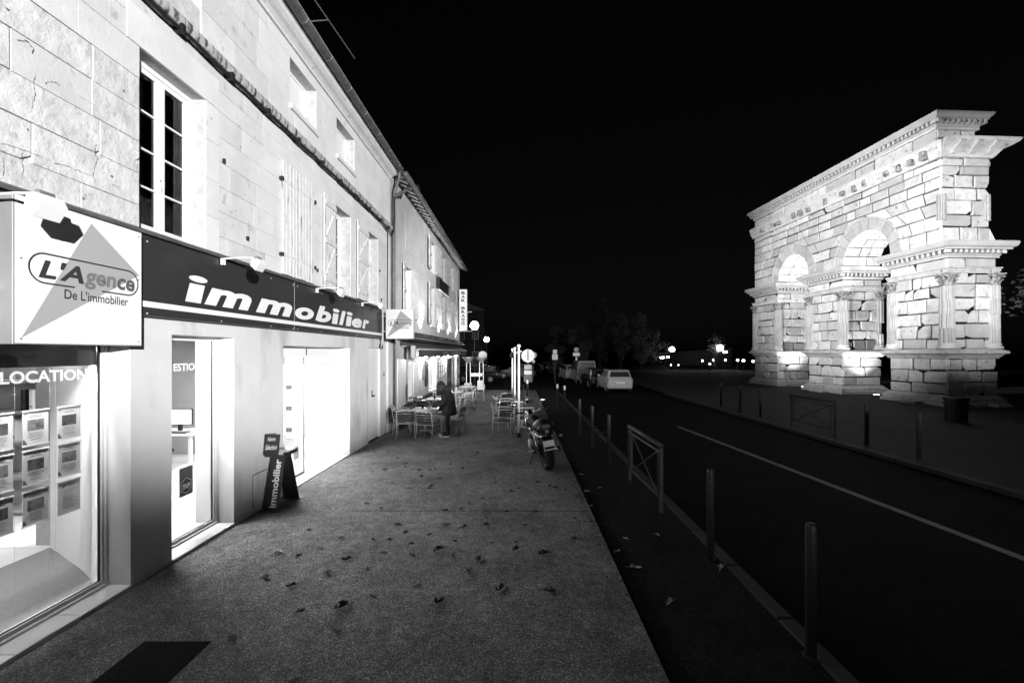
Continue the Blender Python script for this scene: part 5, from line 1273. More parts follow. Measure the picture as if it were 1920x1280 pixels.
# ================================================================== CARS
def car(name, label, loc, rz, paint, L=3.7, W=1.66, H=1.46, van=False, plate=True):
    t = thing(name, label, 'van' if van else 'car', loc, rz, group='parked cars across the street'); hw = W/2
    # local +y forward, rear bumper at y=0; body lofted along y from cross-sections
    def sec(y, w, zb, zs): return [(-w*.90, y, zb), (-w, y, zb+.12), (-w, y, zb+(zs-zb)*.6), (-w*.95, y, zs), (w*.95, y, zs), (w, y, zb+(zs-zb)*.6), (w, y, zb+.12), (w*.90, y, zb)]
    bl = .95 if not van else 1.05
    loft([sec(0, hw*.90, .34, bl-.10), sec(.08, hw*.97, .26, bl-.02), sec(.5, hw, .22, bl), sec(L*.55, hw, .20, bl), sec(L*.78, hw, .22, bl-.06), sec(L-.25, hw*.96, .24, bl-.16), sec(L, hw*.85, .30, bl-.34)]).build('body', paint, t, world=False)
    def rsec(y, w, z0, z1, wt): return [(-w, y, z0), (-wt, y, z1), (wt, y, z1), (w, y, z0)]
    loft([rsec(.10, hw*.90, bl-.03, bl+.0, hw*.88), rsec(.22 if not van else .14, hw*.92, bl-.02, H-.06, hw*.74), rsec(.45 if not van else .3, hw*.93, bl-.02, H, hw*.76), rsec(L*.48, hw*.93, bl-.02, H-.01, hw*.76), rsec(L*.72, hw*.90, bl-.05, bl+.01, hw*.86)]).build('cabin', paint, t, world=False)
    # rear window, side windows, windscreen just proud of the cabin
    yb = .14; MB().prism([(-hw*.80, .115, bl+.06), (hw*.80, .115, bl+.06), (hw*.68, .205 if not van else .135, H-.12), (-hw*.68, .205 if not van else .135, H-.12)], (0, -.012, .003)).build('rear_window', 'car_glass', t, world=False)
    for s in (-1, 1):
        MB().prism([(s*hw*.925, .42, bl+.04), (s*hw*.925, L*.62, bl+.04), (s*hw*.80, L*.50, H-.10), (s*hw*.79, .48, H-.10)], (s*.012, 0, .004)).build('side_window', 'car_glass', t, world=False)
        for yw in (.62, L-.70):
            w = MB().lathe([(.20, -.09), (.30, -.08), (.31, 0), (.30, .08), (.20, .09)], 18, (s*(hw-.08), yw, .31), 'X').build('wheel', 'rubber', t, smooth=False, world=False)
            MB().lathe([(.20, .0), (.17, s*.02), (.05, s*.03)], 14, (s*(hw+.012), yw, .31), 'X').build('hub_cap', 'hubcap', w, world=False)
        MB().cbox(s*hw*.93-.05, s*hw*.93+.05, .02, .10, .66, .90, .015).build('tail_light', 'lens', t, world=False)
        MB().cbox(s*hw*.80-.12, s*hw*.80+.12, L-.10, L-.02, .52, .64, .015).build('headlight', 'lens', t, world=False)
        MB().cbox(min(s*hw, s*(hw+.16)), max(s*hw, s*(hw+.16)), L*.60, L*.60+.10, bl, bl+.13, .02).build('mirror', paint, t, world=False)
        MB().box(min(s*(hw+.001), s*(hw+.02)), max(s*(hw+.001), s*(hw+.02)), L*.30, L*.30+.16, bl-.16, bl-.13).build('door_handle', 'black', t, world=False)
    MB().cbox(-hw*.92, hw*.92, -.06, .06, .34, .56, .03).build('rear_bumper', paint, t, world=False)
    MB().cbox(-hw*.90, hw*.90, L-.04, L+.06, .26, .46, .03).build('front_bumper', paint, t, world=False)
    MB().box(-.26, .26, -.016 if False else -.075, -.061, .60, .70).build('licence_plate', 'reflective', t, world=False)
    return t
car('parked_car', 'white hatchback nearest to the square, its pale tail toward the camera', (6.5, 27.2, -.2), R(1), 'car_white')
car('parked_car', 'black hatchback between the white hatchback and the pale van', (5.95, 30.6, -.2), R(4), 'car_dark')
car('parked_car', 'pale grey van beneath the round sign', (5.75, 35.6, -.2), R(4), 'sign_grey', L=4.4, W=1.80, H=1.88, van=True)
car('parked_car', 'second pale hatchback tucked behind the van', (5.1, 38.5, -.2), R(5), 'sign_grey')
car('parked_car', 'dark saloon beyond the pale van', (5.0, 43.2, -.2), R(5), 'car_dark', L=4.3)
car('parked_car', 'grey hatchback below the pair of white plates', (4.6, 48.0, -.2), R(6), 'car_grey')
car('parked_car', 'farthest dark car at the end of the row', (3.7, 54.5, -.2), R(6), 'car_dark')
car('parked_car', 'dark car turned sideways beyond the wheeled stand', (-1.6, 36.5, -.2), R(80), 'car_dark')
car('parked_car', 'grey car crossing behind the white terrace posts', (1.6, 42.0, -.2), R(84), 'car_grey')

# ================================================================== FAR SIDE OF THE SQUARE
def house_far(label, x0, x1, y0, y1, h, wins, group='far houses'):
    t = thing('far_house', label, 'house', ((x0+x1)/2, y0, -.2), group=group)
    MB().box(x0, x1, y0, y1, -.2, h).build('wall', 'far_wall', t)
    MB().prism([(x0-.2, y0-.2, h+.002), (x1+.2, y0-.2, h+.002), ((x0+x1)/2, y0-.2, h+1.6)], (0, y1-y0+.4, 0)).build('roof', 'roof_tile', t)
    for (xa, xb, za, zb) in wins:
        w = MB().box(xa-.05, xb+.05, y0-.04, y0-.002, za-.05, zb+.05).build('window', 'sign_grey', t)
        MB().box(xa, xb, y0-.055, y0-.042, za, zb).build('pane', 'black', w)
house_far('dark house with shuttered windows behind the bright globe lamp', -12, -4.2, 52, 60, 7.5, [(-10.2, -9.2, 4.0, 5.6), (-7.6, -6.6, 4.0, 5.6), (-5.6, -4.9, 4.0, 5.6), (-7.4, -6.5, .8, 2.4), (-5.6, -4.8, .8, 2.4)])
def tree(label, x, y, z, h, cr, ct, n, seed, mat='foliage', leaf=.28, trunk_h=.3, group='trees beyond the square'):
    r_ = random.Random(seed); t = thing('tree', label, 'tree', (x, y, z), group=group)
    tr = MB(); tr.tube([(0, 0, 0), (.05*h*.1, 0, h*.25), (0, .04*h*.1, h*.55), (0, 0, h*.85)], [h*.020, h*.016, h*.010, h*.003], 8)
    cl = []
    for k in range(9):
        q = r_.uniform(0, 6.28); zz = h*r_.uniform(trunk_h, .8); rr_ = cr*r_.uniform(.4, .85)
        tr.tube([(0, 0, zz*.9), (rr_*.5*math.cos(q), rr_*.5*math.sin(q), zz+.05*h), (rr_*math.cos(q), rr_*math.sin(q), zz+.12*h)], [h*.008, h*.005, h*.002], 5)
    tr.build('trunk', 'bark', t, world=False)
    lm = MB()
    for k in range(26):
        u = r_.random(); zc = h*(trunk_h + (1-trunk_h)*u); env = cr*(math.sin(math.pi*min(.97, u**ct + .04)))**.7; q = r_.uniform(0, 6.28); rad = env*r_.uniform(.25, .8)
        cl.append((rad*math.cos(q), rad*math.sin(q), zc, cr*r_.uniform(.22, .42)))
    for k in range(n):
        c = cl[r_.randrange(len(cl))]; d = Vector((r_.gauss(0, 1), r_.gauss(0, 1), r_.gauss(0, .8))); d = d.normalized()*c[3]*r_.random()**.4
        p = Vector(c[:3]) + d; a = Vector((r_.gauss(0, 1), r_.gauss(0, 1), r_.gauss(0, 1))).normalized(); b = a.orthogonal().normalized(); s = leaf*r_.uniform(.5, 1.1)
        lm.quad(p - a*s, p + b*s*.45, p + a*s, p - b*s*.45)
    lm.build('crown', mat, t, world=False)
for i, (x, y, h, cr, lab) in enumerate(((9.0, 62, 8.0, 2.0, 'first dark poplar behind the parked cars'), (12.2, 64, 10.8, 2.3, 'tallest dark poplar behind the parked cars'), (15.8, 66, 8.2, 2.0, 'third dark poplar behind the parked cars'), (19.6, 68, 8.6, 2.6, 'broad dark tree to the side of the poplars'), (6.6, 74, 7.0, 2.2, 'small dark tree beyond the farthest car'), (23.5, 74, 6.5, 2.4, 'low dark tree nearest to the lit pavilion'))):
    tree(lab, x, y, -.2, h, cr, 1.3, 1500, 11+i, trunk_h=.14)
tree('leafy tree glowing around the brightest far globe lamp', 30.9, 66.6, -.2, 5.2, 2.0, 1.0, 420, 31, 'foliage_pale', .16, .45)
tree('bare young tree beside the far globe lamp', 24.0, 69.5, -.2, 5.0, 1.5, 1.0, 60, 32, 'foliage_pale', .12, .4)
tree('grey leafy tree behind the near pier of the monument', 33.0, 25.0, -.1, 9.5, 3.6, 1.0, 2600, 33, 'foliage_pale', .22, .35)
globe_lamp('far globe lamp between the bare young trees', (25.2, 70, -.2), 3.05, .42, 260, group='far globe lamps')
globe_lamp('far globe lamp shining through the leafy tree', (31.2, 66, -.2), 3.25, .48, 330, group='far globe lamps')
for i, (px, py, Y, r) in enumerate(((1207, 671, 75, .13), (1317, 676, 62, .14), (1331, 682, 56, .11), (1338, 675, 62, .15), (1360, 675, 62, .14), (1383, 675, 60, .15), (1394, 676, 58, .17), (1412, 677, 56, .14), (1258, 684, 60, .08), (1272, 684, 60, .08), (1306, 704, 40, .0), )):
    if not r: continue
    X = (px-972)*Y/800; Z = HC + (660-py)*Y/800
    globe_lamp('low far globe light, number %s in the row across the square' % 'one two three four five six seven eight nine ten'.split()[i], (X, Y, -.2), Z+.2, r, 0, 'small_glow', group='low far globe lights')
# long low pavilion with a string of lit windows
pv = thing('long_pavilion', 'long low pavilion with a string of bright windows across the square', 'building', (34, 78, -.2))
prow = [(1237, 1246, 670.5), (1250, 1260, 669.5), (1269, 1274, 668), (1276, 1281, 667.5), (1283, 1291, 667), (1292, 1299, 666), (1310, 1316, 664), (1325, 1332, 662.5), (1336, 1340, 662), (1356, 1364, 660)]
def PW(px, py, Y): return ((px-972)*Y/800, Y, HC + (660-py)*Y/800)
a_ = PW(1232, 674, 86); b_ = PW(1372, 663.5, 80)
MB().prism([(a_[0], a_[1], -.2), (b_[0], b_[1], -.2), (b_[0], b_[1], b_[2]+1.2), (a_[0], a_[1], a_[2]+1.1)], (.4, 3, 0)).build('wall', 'black', pv)
for (xa, xb, yv) in prow:
    Ya = 86 - 6*(xa-1232)/140; p = PW(xa, yv, Ya-.06); q = PW(xb, yv - .07*(xb-xa), Ya - 6*(xb-xa)/140 - .06)
    MB().prism([(p[0], p[1], p[2]-.16), (q[0], q[1], q[2]-.16), (q[0], q[1], q[2]+.16), (p[0], p[1], p[2]+.16)], (0, .03, 0)).build('lit_window', 'small_glow', pv)
MB().tube([PW(1339, 662, 61), PW(1339, 687, 61)], .07, 8).build('support_post', 'post_white', pv)

# ================================================================== FALLEN LEAVES
def leaf_mesh(seed, mat):
    """crumpled dry leaf: an uneven outline folded along its midrib"""
    r_ = random.Random(seed); m = MB(); n = 13; pts = []; fold = r_.uniform(.25, .8); tw = r_.uniform(-.4, .4)
    for k in range(n):
        q = 2*math.pi*k/n; rr_ = .052*r_.uniform(.62, 1.1)*(.82 if k % 3 == 0 else 1.0); x = rr_*math.cos(q)*1.35; y = rr_*math.sin(q)*.85
        pts.append((x, y*(1-.35*fold), .004 + abs(y)*fold*r_.uniform(.5, 1.1) + .008*r_.random() + max(0, x*tw)*.3))
    spine = [(-.03, 0, .006), (.03, .002, .007)]
    for k in range(n): m.poly([spine[0] if pts[k][0] < 0 else spine[1], pts[k], pts[(k+1) % n]])
    m.poly([spine[0], spine[1], pts[n//4]]); m.poly([spine[1], spine[0], pts[(3*n)//4]])
    m.v = [(x, y, max(.002, z)) for x, y, z in m.v]
    m.tube([(.05, 0, .008), (.095, .012, .012)], .0018, 4)
    return m.mesh('fallen_leaf', mat)
lms = [leaf_mesh(50+i, 'leaf_dark') for i in range(6)]; lps = [leaf_mesh(60+i, 'leaf_pale') for i in range(4)]
# seen leaves: pixel of each one in the photograph turned into a spot on the pavement
spots = [(640,1010),(690,1068),(745,985),(805,1003),(835,958),(760,1000),(905,935),(950,960),(985,985),(1020,1040),(880,1075),(940,1105),(1030,1110),(700,1120),(640,1140),(825,1130),(560,1045),(600,1030),(660,985),(1075,1010),(735,906),(722,881),(698,885),(760,877),(786,882),(806,882),(817,880),(790,894),(768,916),(784,923),(809,912),(805,916),(826,897),(868,879),(845,871),(856,910),(960,922),(972,916),(1009,905),(1030,912),(1042,915),(700,1013),(728,1013),(772,1020),(852,1016),(822,1033),(850,1044),(899,1050),(923,1018),(968,1017),(967,1032),(772,1041),(613,1075),(546,1100),(562,1148),(630,1185),(720,1039),(650,1050),(578,995),(520,1040),(495,1085),(715,955),(865,955),(880,945),(838,985),(870,989),(910,985),(1005,960),(1075,972),(436,1200),(1060,920),(1035,930),(930,905),(760,870),(700,870),(745,860),(915,795),(860,800),(895,850)]
rl = random.Random(9)
ORD = 'nearest,second nearest,third nearest,fourth nearest,fifth nearest,sixth nearest,seventh nearest,eighth nearest,ninth nearest,tenth nearest,eleventh nearest,twelfth nearest,thirteenth nearest,fourteenth nearest,fifteenth nearest,sixteenth nearest,seventeenth nearest,eighteenth nearest,nineteenth nearest,twentieth nearest,twenty-first,twenty-second,twenty-third,twenty-fourth,twenty-fifth,twenty-sixth,twenty-seventh,twenty-eighth'.split(',')
def zone(X, Y):
    if X > 1.1: return 'on the dark strip below the kerb'
    if Y > 10.4: return 'near the terrace'
    if X > -.1: return 'along the pavement edge' if Y < 6.6 else 'behind the motorcycle'
    if X < -1.75: return 'beside the first shop window' if Y < 4.9 else 'beside the second shop window' if Y < 6.2 else 'by the foot of the leaflet stand' if Y < 8 else 'by the entrance threshold'
    return ('mid-pavement before the leaflet stand' if Y < 6.0 else 'mid-pavement abreast of the leaflet stand' if Y < 7.6 else 'mid-pavement abreast of the entrance')
zc_ = {}
def lay_leaves(pts, meshes, tone, zlev, smin, smax, group):
    got = []
    for px, py in pts:
        Y = (HC-zlev)*800/(py-660); got.append(((px-972)*Y/800, Y, py))
    for i, (X, Y, py) in enumerate(sorted(got, key=lambda p: p[1])):
        zn = zone(X, Y); k = zc_.get((tone, zn), 0); zc_[(tone, zn)] = k+1
        o = link('fallen_leaf', meshes[i % len(meshes)]); o.location = (X, Y, zlev+.001 if X < 2.4 else -.086)
        s = rl.uniform(smin, smax)*(1.15 if py > 1030 else .8); o.scale = (s, s, s*1.5); o.rotation_euler = (0, 0, rl.uniform(0, 6.28))
        tag(o, '%s fallen leaf %s, the %s there' % (tone, zn, ORD[min(k, 27)]), 'leaf', group)
lay_leaves(spots, lms, 'dark curled', 0.0, .6, 1.15, 'dark fallen leaves on the pavement')
lay_leaves([(806,933),(688,943),(906,985),(622,955),(552,1272),(522,1035),(780,1095),(785,957),(1047,949),(1077,934)], lps, 'pale dry', 0.0, .5, .85, 'pale fallen leaves on the pavement')
lay_leaves([(1172,1010),(1157,1035),(1190,1066),(1232,1003),(1256,1131),(1100,922),(1125,915),(1118,808),(1133,811),(1352,1066),(1108,950),(1090,890)], lps, 'pale dry', GZ, .7, 1.1, 'pale fallen leaves below the kerb')

# drift of leaf litter along the foot and the lip of the kerb
lf = MB(); r9 = random.Random(77)
for k in range(420):
    y = r9.choice((5.2, 6.1, 6.9, 7.6, 8.2)) + r9.gauss(0, .55); low = r9.random() < .6
    x = 1.12 + abs(r9.gauss(0, .10)) if low else 1.085 - abs(r9.gauss(0, .09)); z = GZ + .004 if low else .003
    if y < 3.2: continue
    q = r9.uniform(0, 6.28); s_ = r9.uniform(.008, .032); a_ = Vector((math.cos(q), math.sin(q), r9.uniform(-.1, .3)))*s_; b_ = Vector((-math.sin(q), math.cos(q), r9.uniform(-.1, .3)))*s_*.6; p_ = Vector((x, y, z + s_*.3))
    lf.quad(p_-a_, p_-b_, p_+a_, p_+b_)
tag(lf.build('leaf_litter', 'leaf_dark'), 'fine dark leaf litter drifted along the pavement kerb', 'leaf litter', kind='stuff')

# ================================================================== ROMAN ARCH
LA, DA = 14.7, 2.42
arch = thing('roman_arch', 'floodlit double-bayed roman stone arch standing on the square', 'monument', (19.8, 19.7, GZ), R(3.0))
piers = [(0.0, 2.85), (5.95, 8.75), (11.85, 14.7)]
bays = [(2.85, 5.95), (8.75, 11.85)]
SPR = 7.55                                        # springing
ra = random.Random(21)
def arc_pts(s0, s1, n=16):
    c = (s0+s1)/2; r_ = (s1-s0)/2 + .12
    return [(c - r_*math.cos(math.pi*i/n), SPR + .12 + r_*math.sin(math.pi*i/n)) for i in range(n+1)]
core = MB(); IN = .10                             # core lies a little behind the facing stones
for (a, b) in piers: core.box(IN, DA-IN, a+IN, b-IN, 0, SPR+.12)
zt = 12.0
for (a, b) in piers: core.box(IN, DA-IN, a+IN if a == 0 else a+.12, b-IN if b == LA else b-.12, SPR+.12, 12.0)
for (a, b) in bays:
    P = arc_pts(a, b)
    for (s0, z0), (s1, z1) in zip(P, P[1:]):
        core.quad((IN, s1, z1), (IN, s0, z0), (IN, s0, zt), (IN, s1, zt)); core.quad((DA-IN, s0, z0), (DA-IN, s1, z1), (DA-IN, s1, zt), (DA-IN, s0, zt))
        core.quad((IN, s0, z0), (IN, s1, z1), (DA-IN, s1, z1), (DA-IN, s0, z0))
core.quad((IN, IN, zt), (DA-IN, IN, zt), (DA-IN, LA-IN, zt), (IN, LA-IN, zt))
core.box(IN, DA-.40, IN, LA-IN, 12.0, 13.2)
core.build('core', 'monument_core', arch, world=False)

F_long = lambda u, v, w: (IN - w, u, v)            # facing the street
F_end = lambda u, v, w: (DA - u, IN - w, v)        # near end; u runs from the back edge so that the outline stays counter-clockwise
def F_side(s): return lambda u, v, w: (DA - u, s + IN - w, v)
n_st = 0
def stone(poly, fn, h=None, mat=None, c=.038):
    global n_st; n_st += 1
    h = h if h is not None else ra.choice((ra.uniform(.10, .122), ra.uniform(.10, .122), ra.uniform(.075, .155)))
    mt = mat or ('monument' if ra.random() < .8 else 'monument_new')
    m = stone_slab(poly, h, c, fn)
    if fn is F_long: m.f = [f[::-1] for f in m.f]
    m.build('stone', mt, arch, world=False)
def rough(a, b, c, d, chip=.3):
    G = [ra.choice((.009, .013, .018, .026, .048)) for _ in range(4)]; P = [[a+G[0], c+G[1]], [b-G[2], c+G[1]], [b-G[2], d-G[3]], [a+G[0], d-G[3]]]
    for p in P: p[0] += ra.uniform(-.018, .012); p[1] += ra.uniform(-.012, .012)
    if ra.random() < chip*1.25 and b-a > .35:
        k = ra.randrange(4); e = ra.uniform(.08, .36); f = ra.uniform(.06, .24); x, z = P[k]
        sx = 1 if k in (0, 3) else -1; sz = 1 if k in (0, 1) else -1
        pa, pb = [x, z+sz*f], [x+sx*e, z]
        P[k:k+1] = [pa, pb] if k in (0, 2) else [pb, pa]
    return [tuple(p) for p in P]
def field(u0, u1, rows_, fn, lmin=.7, lmax=1.25, chip=.32, mat=None):
    for (a, b, c, d) in courses(u0, u1, rows_, [], lmin, lmax, ra):
        if fn is not F_long and a == u0: a -= ra.uniform(-.05, .09)     # ragged outer edge
        stone(rough(a, b, c, d, chip), fn, mat=mat)
ped = [0.50, 1.05, 1.60, 2.20]; shaft = [2.65, 3.2, 3.8, 4.4, 5.0, 5.62, 6.15]; arc_b = [6.42, 6.85]
def jit(rows_, k=.07): return [rows_[0]] + [z + ra.uniform(-k, k) for z in rows_[1:-1]] + [rows_[-1]]
for (a, b) in piers:
    field(a, b, jit(ped), F_long); field(a, b, jit(shaft), F_long); field(a, b, arc_b, F_long, 1.2, 1.6)
for s in (0.0, 5.95, 11.85):
    fn = F_end if s == 0 else F_side(s)
    field(0, DA, jit(ped), fn, .7, 1.2, .45); field(0, DA, jit(shaft), fn, .7, 1.2, .45); field(0, DA, arc_b, fn, 1.0, 1.5)
# above the imposts: courses cut round the two archivolts
up = [7.62, 8.25, 8.85, 9.45, 10.0, 10.5, 10.95]
def half(z, rm): return math.sqrt(max(0.0, rm*rm - (z-SPR-.12)**2))
RM = 1.55 + .33
for z0, z1 in zip(up, up[1:]):
    cuts = []
    for (a, b) in bays:
        c = (a+b)/2; w0 = half(z0, RM) if z0 < SPR+.12+RM else 0; w1 = half(z1, RM)
        if w0 > 0.02: cuts.append((c, w0, w1))
    spans = []; cur = (0.0, 0.0)
    for c, w0, w1 in cuts: spans.append((cur, (c-w0, c-w1))); cur = (c+w0, c+w1)
    spans.append((cur, (LA, LA)))
    for (l0, l1), (r0, r1) in spans:
        wm = (r0+r1)/2 - (l0+l1)/2
        if wm < .12: continue
        n = max(1, round(wm/ra.uniform(.85, 1.35))); ts = [0] + [(i + ra.uniform(-.2, .2))/n for i in range(1, n)] + [1]
        for ta, tb in zip(ts, ts[1:]):
            g = ra.choice((.014, .02, .032)); A = l0+(r0-l0)*ta+g; B = l0+(r0-l0)*tb-g; C = l1+(r1-l1)*tb-g; D = l1+(r1-l1)*ta+g
            if B-A < .05 and C-D < .05: continue
            P = [(A, z0+g), (max(A+.01, B), z0+g), (C, z1-g), (min(D, C-.01), z1-g)]
            # keep inside the straight split when only one side is cut
            stone(P, F_long)
field(0, DA, jit(up), F_end, .7, 1.2, .5)
# frieze and attic courses
field(0, LA, [10.95, 11.30], F_long, 1.0, 1.6, .3); field(0, DA, [10.95, 11.30], F_end, .9, 1.4, .3)
field(0, LA, [12.02, 12.62], F_long, 1.3, 1.9, .12); field(.40, DA-.03, [12.02, 12.62], F_end, 1.0, 1.2, .2)
# archivolts: moulded voussoirs
for (a, b) in bays:
    c = (a+b)/2; r0 = 1.55; r1 = 2.20; n = 11
    for k in range(n):
        q0 = math.pi*k/n + .006; q1 = math.pi*(k+1)/n - .006
        m = MB(); steps = [(r0, .10), (r0+.16, .10), (r0+.165, .125), (r0+.34, .125), (r0+.345, .15), (r0+.52, .15), (r0+.57, .185), (r1, .185), (r1, 0)]
        sub = [q0 + (q1-q0)*i/3 for i in range(4)]; rows_v = []
        for q in sub: rows_v.append([(IN - w, c - r_*math.cos(q), SPR+.12 + r_*math.sin(q)) for r_, w in [(r0, 0)] + steps])
        base = len(m.v); kk = len(rows_v[0])
        for rv in rows_v: m.v += rv
        for i in range(3):
            for j in range(kk-1): m.f.append((base+i*kk+j, base+i*kk+j+1, base+(i+1)*kk+j+1, base+(i+1)*kk+j))
        m.f.append(tuple(base+j for j in range(kk))[::-1]); m.f.append(tuple(base+3*kk+j for j in range(kk)))
        m.build('voussoir', 'monument_new' if ra.random() < .85 else 'monument', arch, world=False)
# vault stones on the far half of each intrados (the half one sees into)
for (a, b) in bays:
    c = (a+b)/2; r0 = 1.55; n = 6
    for k in range(n):
        q0 = math.pi - math.pi*.62*k/n; q1 = math.pi - math.pi*.62*(k+1)/n
        ds = [.05] + sorted(.05 + 2.3*(i + ra.uniform(-.2, .2))/3 for i in (1, 2)) + [DA-.05]
        for d0, d1 in zip(ds, ds[1:]):
            g = ra.choice((.014, .02, .03)); h = ra.uniform(.04, .10); m = MB()
            for rr_, cg in ((r0+.115, 0), (r0+.05-h+.02, 0), (r0+.05-h, .022)):
                m.v += [(dd, c - rr_*math.cos(q), SPR+.12 + rr_*math.sin(q)) for (dd, q) in ((d0+g+cg, q0-g/1.5-cg/1.5), (d1-g-cg, q0-g/1.5-cg/1.5), (d1-g-cg, q1+g/1.5+cg/1.5), (d0+g+cg, q1+g/1.5+cg/1.5))]
            for i in range(2):
                for j in range(4): m.f.append((i*4+j, i*4+(j+1) % 4, (i+1)*4+(j+1) % 4, (i+1)*4+j))
            m.f.append((8, 9, 10, 11)); m.build('vault_stone', 'monument', arch, world=False)
# mouldings swept round a rectangle with mitred corners
def ring(name, d0, d1, s0, s1, prof, mat='monument'):
    m = MB(); k = len(prof)
    for (sx, sy, X, Y) in ((-1, -1, d0, s0), (1, -1, d1, s0), (1, 1, d1, s1), (-1, 1, d0, s1)):
        m.v += [(X + sx*o_, Y + sy*o_, z) for o_, z in prof]
    for i in range(4):
        j = (i+1) % 4
        for q in range(k-1): m.f.append((i*k+q, j*k+q, j*k+q+1, i*k+q+1))
    m.f.append((0*k+k-1, 1*k+k-1, 2*k+k-1, 3*k+k-1)); m.f.append((3*k, 2*k, k, 0))
    return m.build(name, mat, arch, world=False)
for (a, b) in piers:
    ring('plinth', 0, DA, a, b, [(.30, 0), (.30, .16), (.22, .20), (.24, .30), (.12, .40), (.06, .50), (-.02, .50)])
    ring('pedestal_cornice', 0, DA, a, b, [(-.02, 2.20), (.06, 2.20), (.10, 2.28), (.20, 2.40), (.30, 2.44), (.30, 2.54), (.22, 2.58), (.10, 2.65), (-.02, 2.65)])
    ring('architrave', 0, DA, a, b, [(-.02, 6.15), (.07, 6.15), (.07, 6.24), (.10, 6.245), (.10, 6.34), (.15, 6.37), (.15, 6.42), (-.02, 6.42)])
    ring('impost_cornice', 0, DA, a, b, [(-.02, 6.86), (.07, 6.86), (.07, 6.95), (.12, 7.0), (.12, 7.03), (.04, 7.035), (.04, 7.195), (.36, 7.20), (.36, 7.27), (.46, 7.33), (.50, 7.42), (.52, 7.50), (.50, 7.56), (-.02, 7.62)], 'monument_new')
    dm = MB(); st = .26
    for (x0, x1, y0, y1) in ((-.27, -.04, a-.2, b+.2), (DA+.04, DA+.27, a-.2, b+.2)):
        y = y0
        while y < y1: dm.box(x0, x1, y, y+.11, 7.05, 7.196); y += st
    for (y0, y1) in ((a-.27, a-.04), (b+.04, b+.27)):
        x = -.2
        while x < DA+.2: dm.box(x, x+.11, y0, y1, 7.05, 7.196); x += st
    tag(dm.build('dentils', 'monument', arch, world=False), kind='stuff')
# eroded modillion cornice of the upper storey, whole only at the near end
ring('frieze_band', 0, DA, 0, LA, [(-.02, 11.30), (.10, 11.30), (.12, 11.45), (.20, 11.55), (.24, 11.80), (.28, 11.95), (.26, 12.02), (-.02, 12.02)], 'monument')
cm = MB().prism([(DA+.62, -.62, 12.0), (DA+.55, -.60, 11.88), (DA+.2, -.26, 11.62), (DA+.1, -.14, 11.32), (-.06, -.14, 11.32), (-.16, -.26, 11.62), (-.40, -.60, 11.88), (-.42, -.62, 12.0)], (0, .60, 0))
mm = MB(); pr = [(.10, 11.34), (.26, 11.60), (.58, 11.82), (.64, 11.93), (.64, 11.97), (.10, 11.98)]
mm.v = [(-.10 - (o_-.1)*.55, -o_, z) for o_, z in pr] + [(DA + o_*1.35, -o_, z) for o_, z in pr] + [(DA + o_*1.35, 1.2, z) for o_, z in pr]
kk = len(pr)
for i in range(2):
    for j in range(kk-1): mm.f.append((i*kk+j, (i+1)*kk+j, (i+1)*kk+j+1, i*kk+j+1))
mm.f.append(tuple(range(kk))); mm.f.append(tuple(2*kk+j for j in range(kk))[::-1])
mm.build('end_cornice', 'monument', arch, world=False)
for k in range(3):
    x = .30 + k*.86; MB().prism([(x, -.16, 11.42), (x, -.22, 11.70), (x, -.60, 11.86), (x, -.62, 11.76), (x, -.40, 11.60), (x, -.24, 11.38)], (.26, 0, 0)).build('modillion', 'monument_new', arch, world=False)
y = .5
while y < LA:
    if ra.random() < .8:
        o_ = ra.uniform(.06, .20); w_ = ra.uniform(.22, .34)
        MB().cbox(-.24-o_, -.10, y, y+w_, 11.42+ra.uniform(-.04, .04), 11.74+ra.uniform(-.06, .06), .05).build('modillion', 'monument_carved', arch, world=False)
    y += ra.uniform(.55, .8)
ring('attic_band', 0, DA-.36, 0, LA, [(-.02, 12.62), (.06, 12.62), (.06, 12.70), (-.02, 12.70)])
ring('top_cornice', 0, DA-.36, 0, LA, [(-.02, 12.70), (.06, 12.70), (.06, 12.76), (.11, 12.80), (.11, 12.83), (.02, 12.835), (.02, 12.985), (.30, 12.99), (.30, 13.05), (.38, 13.12), (.42, 13.19), (.42, 13.24), (.1, 13.30)], 'monument_new')
dm = MB(); y = -.3
while y < LA+.3: dm.box(-.22, -.02, y, y+.14, 12.84, 12.986); y += .27
x = -.25
while x < DA-.15: dm.box(x, x+.14, -.22, -.02, 12.84, 12.986); x += .27
tag(dm.build('dentils', 'monument', arch, world=False), kind='stuff')
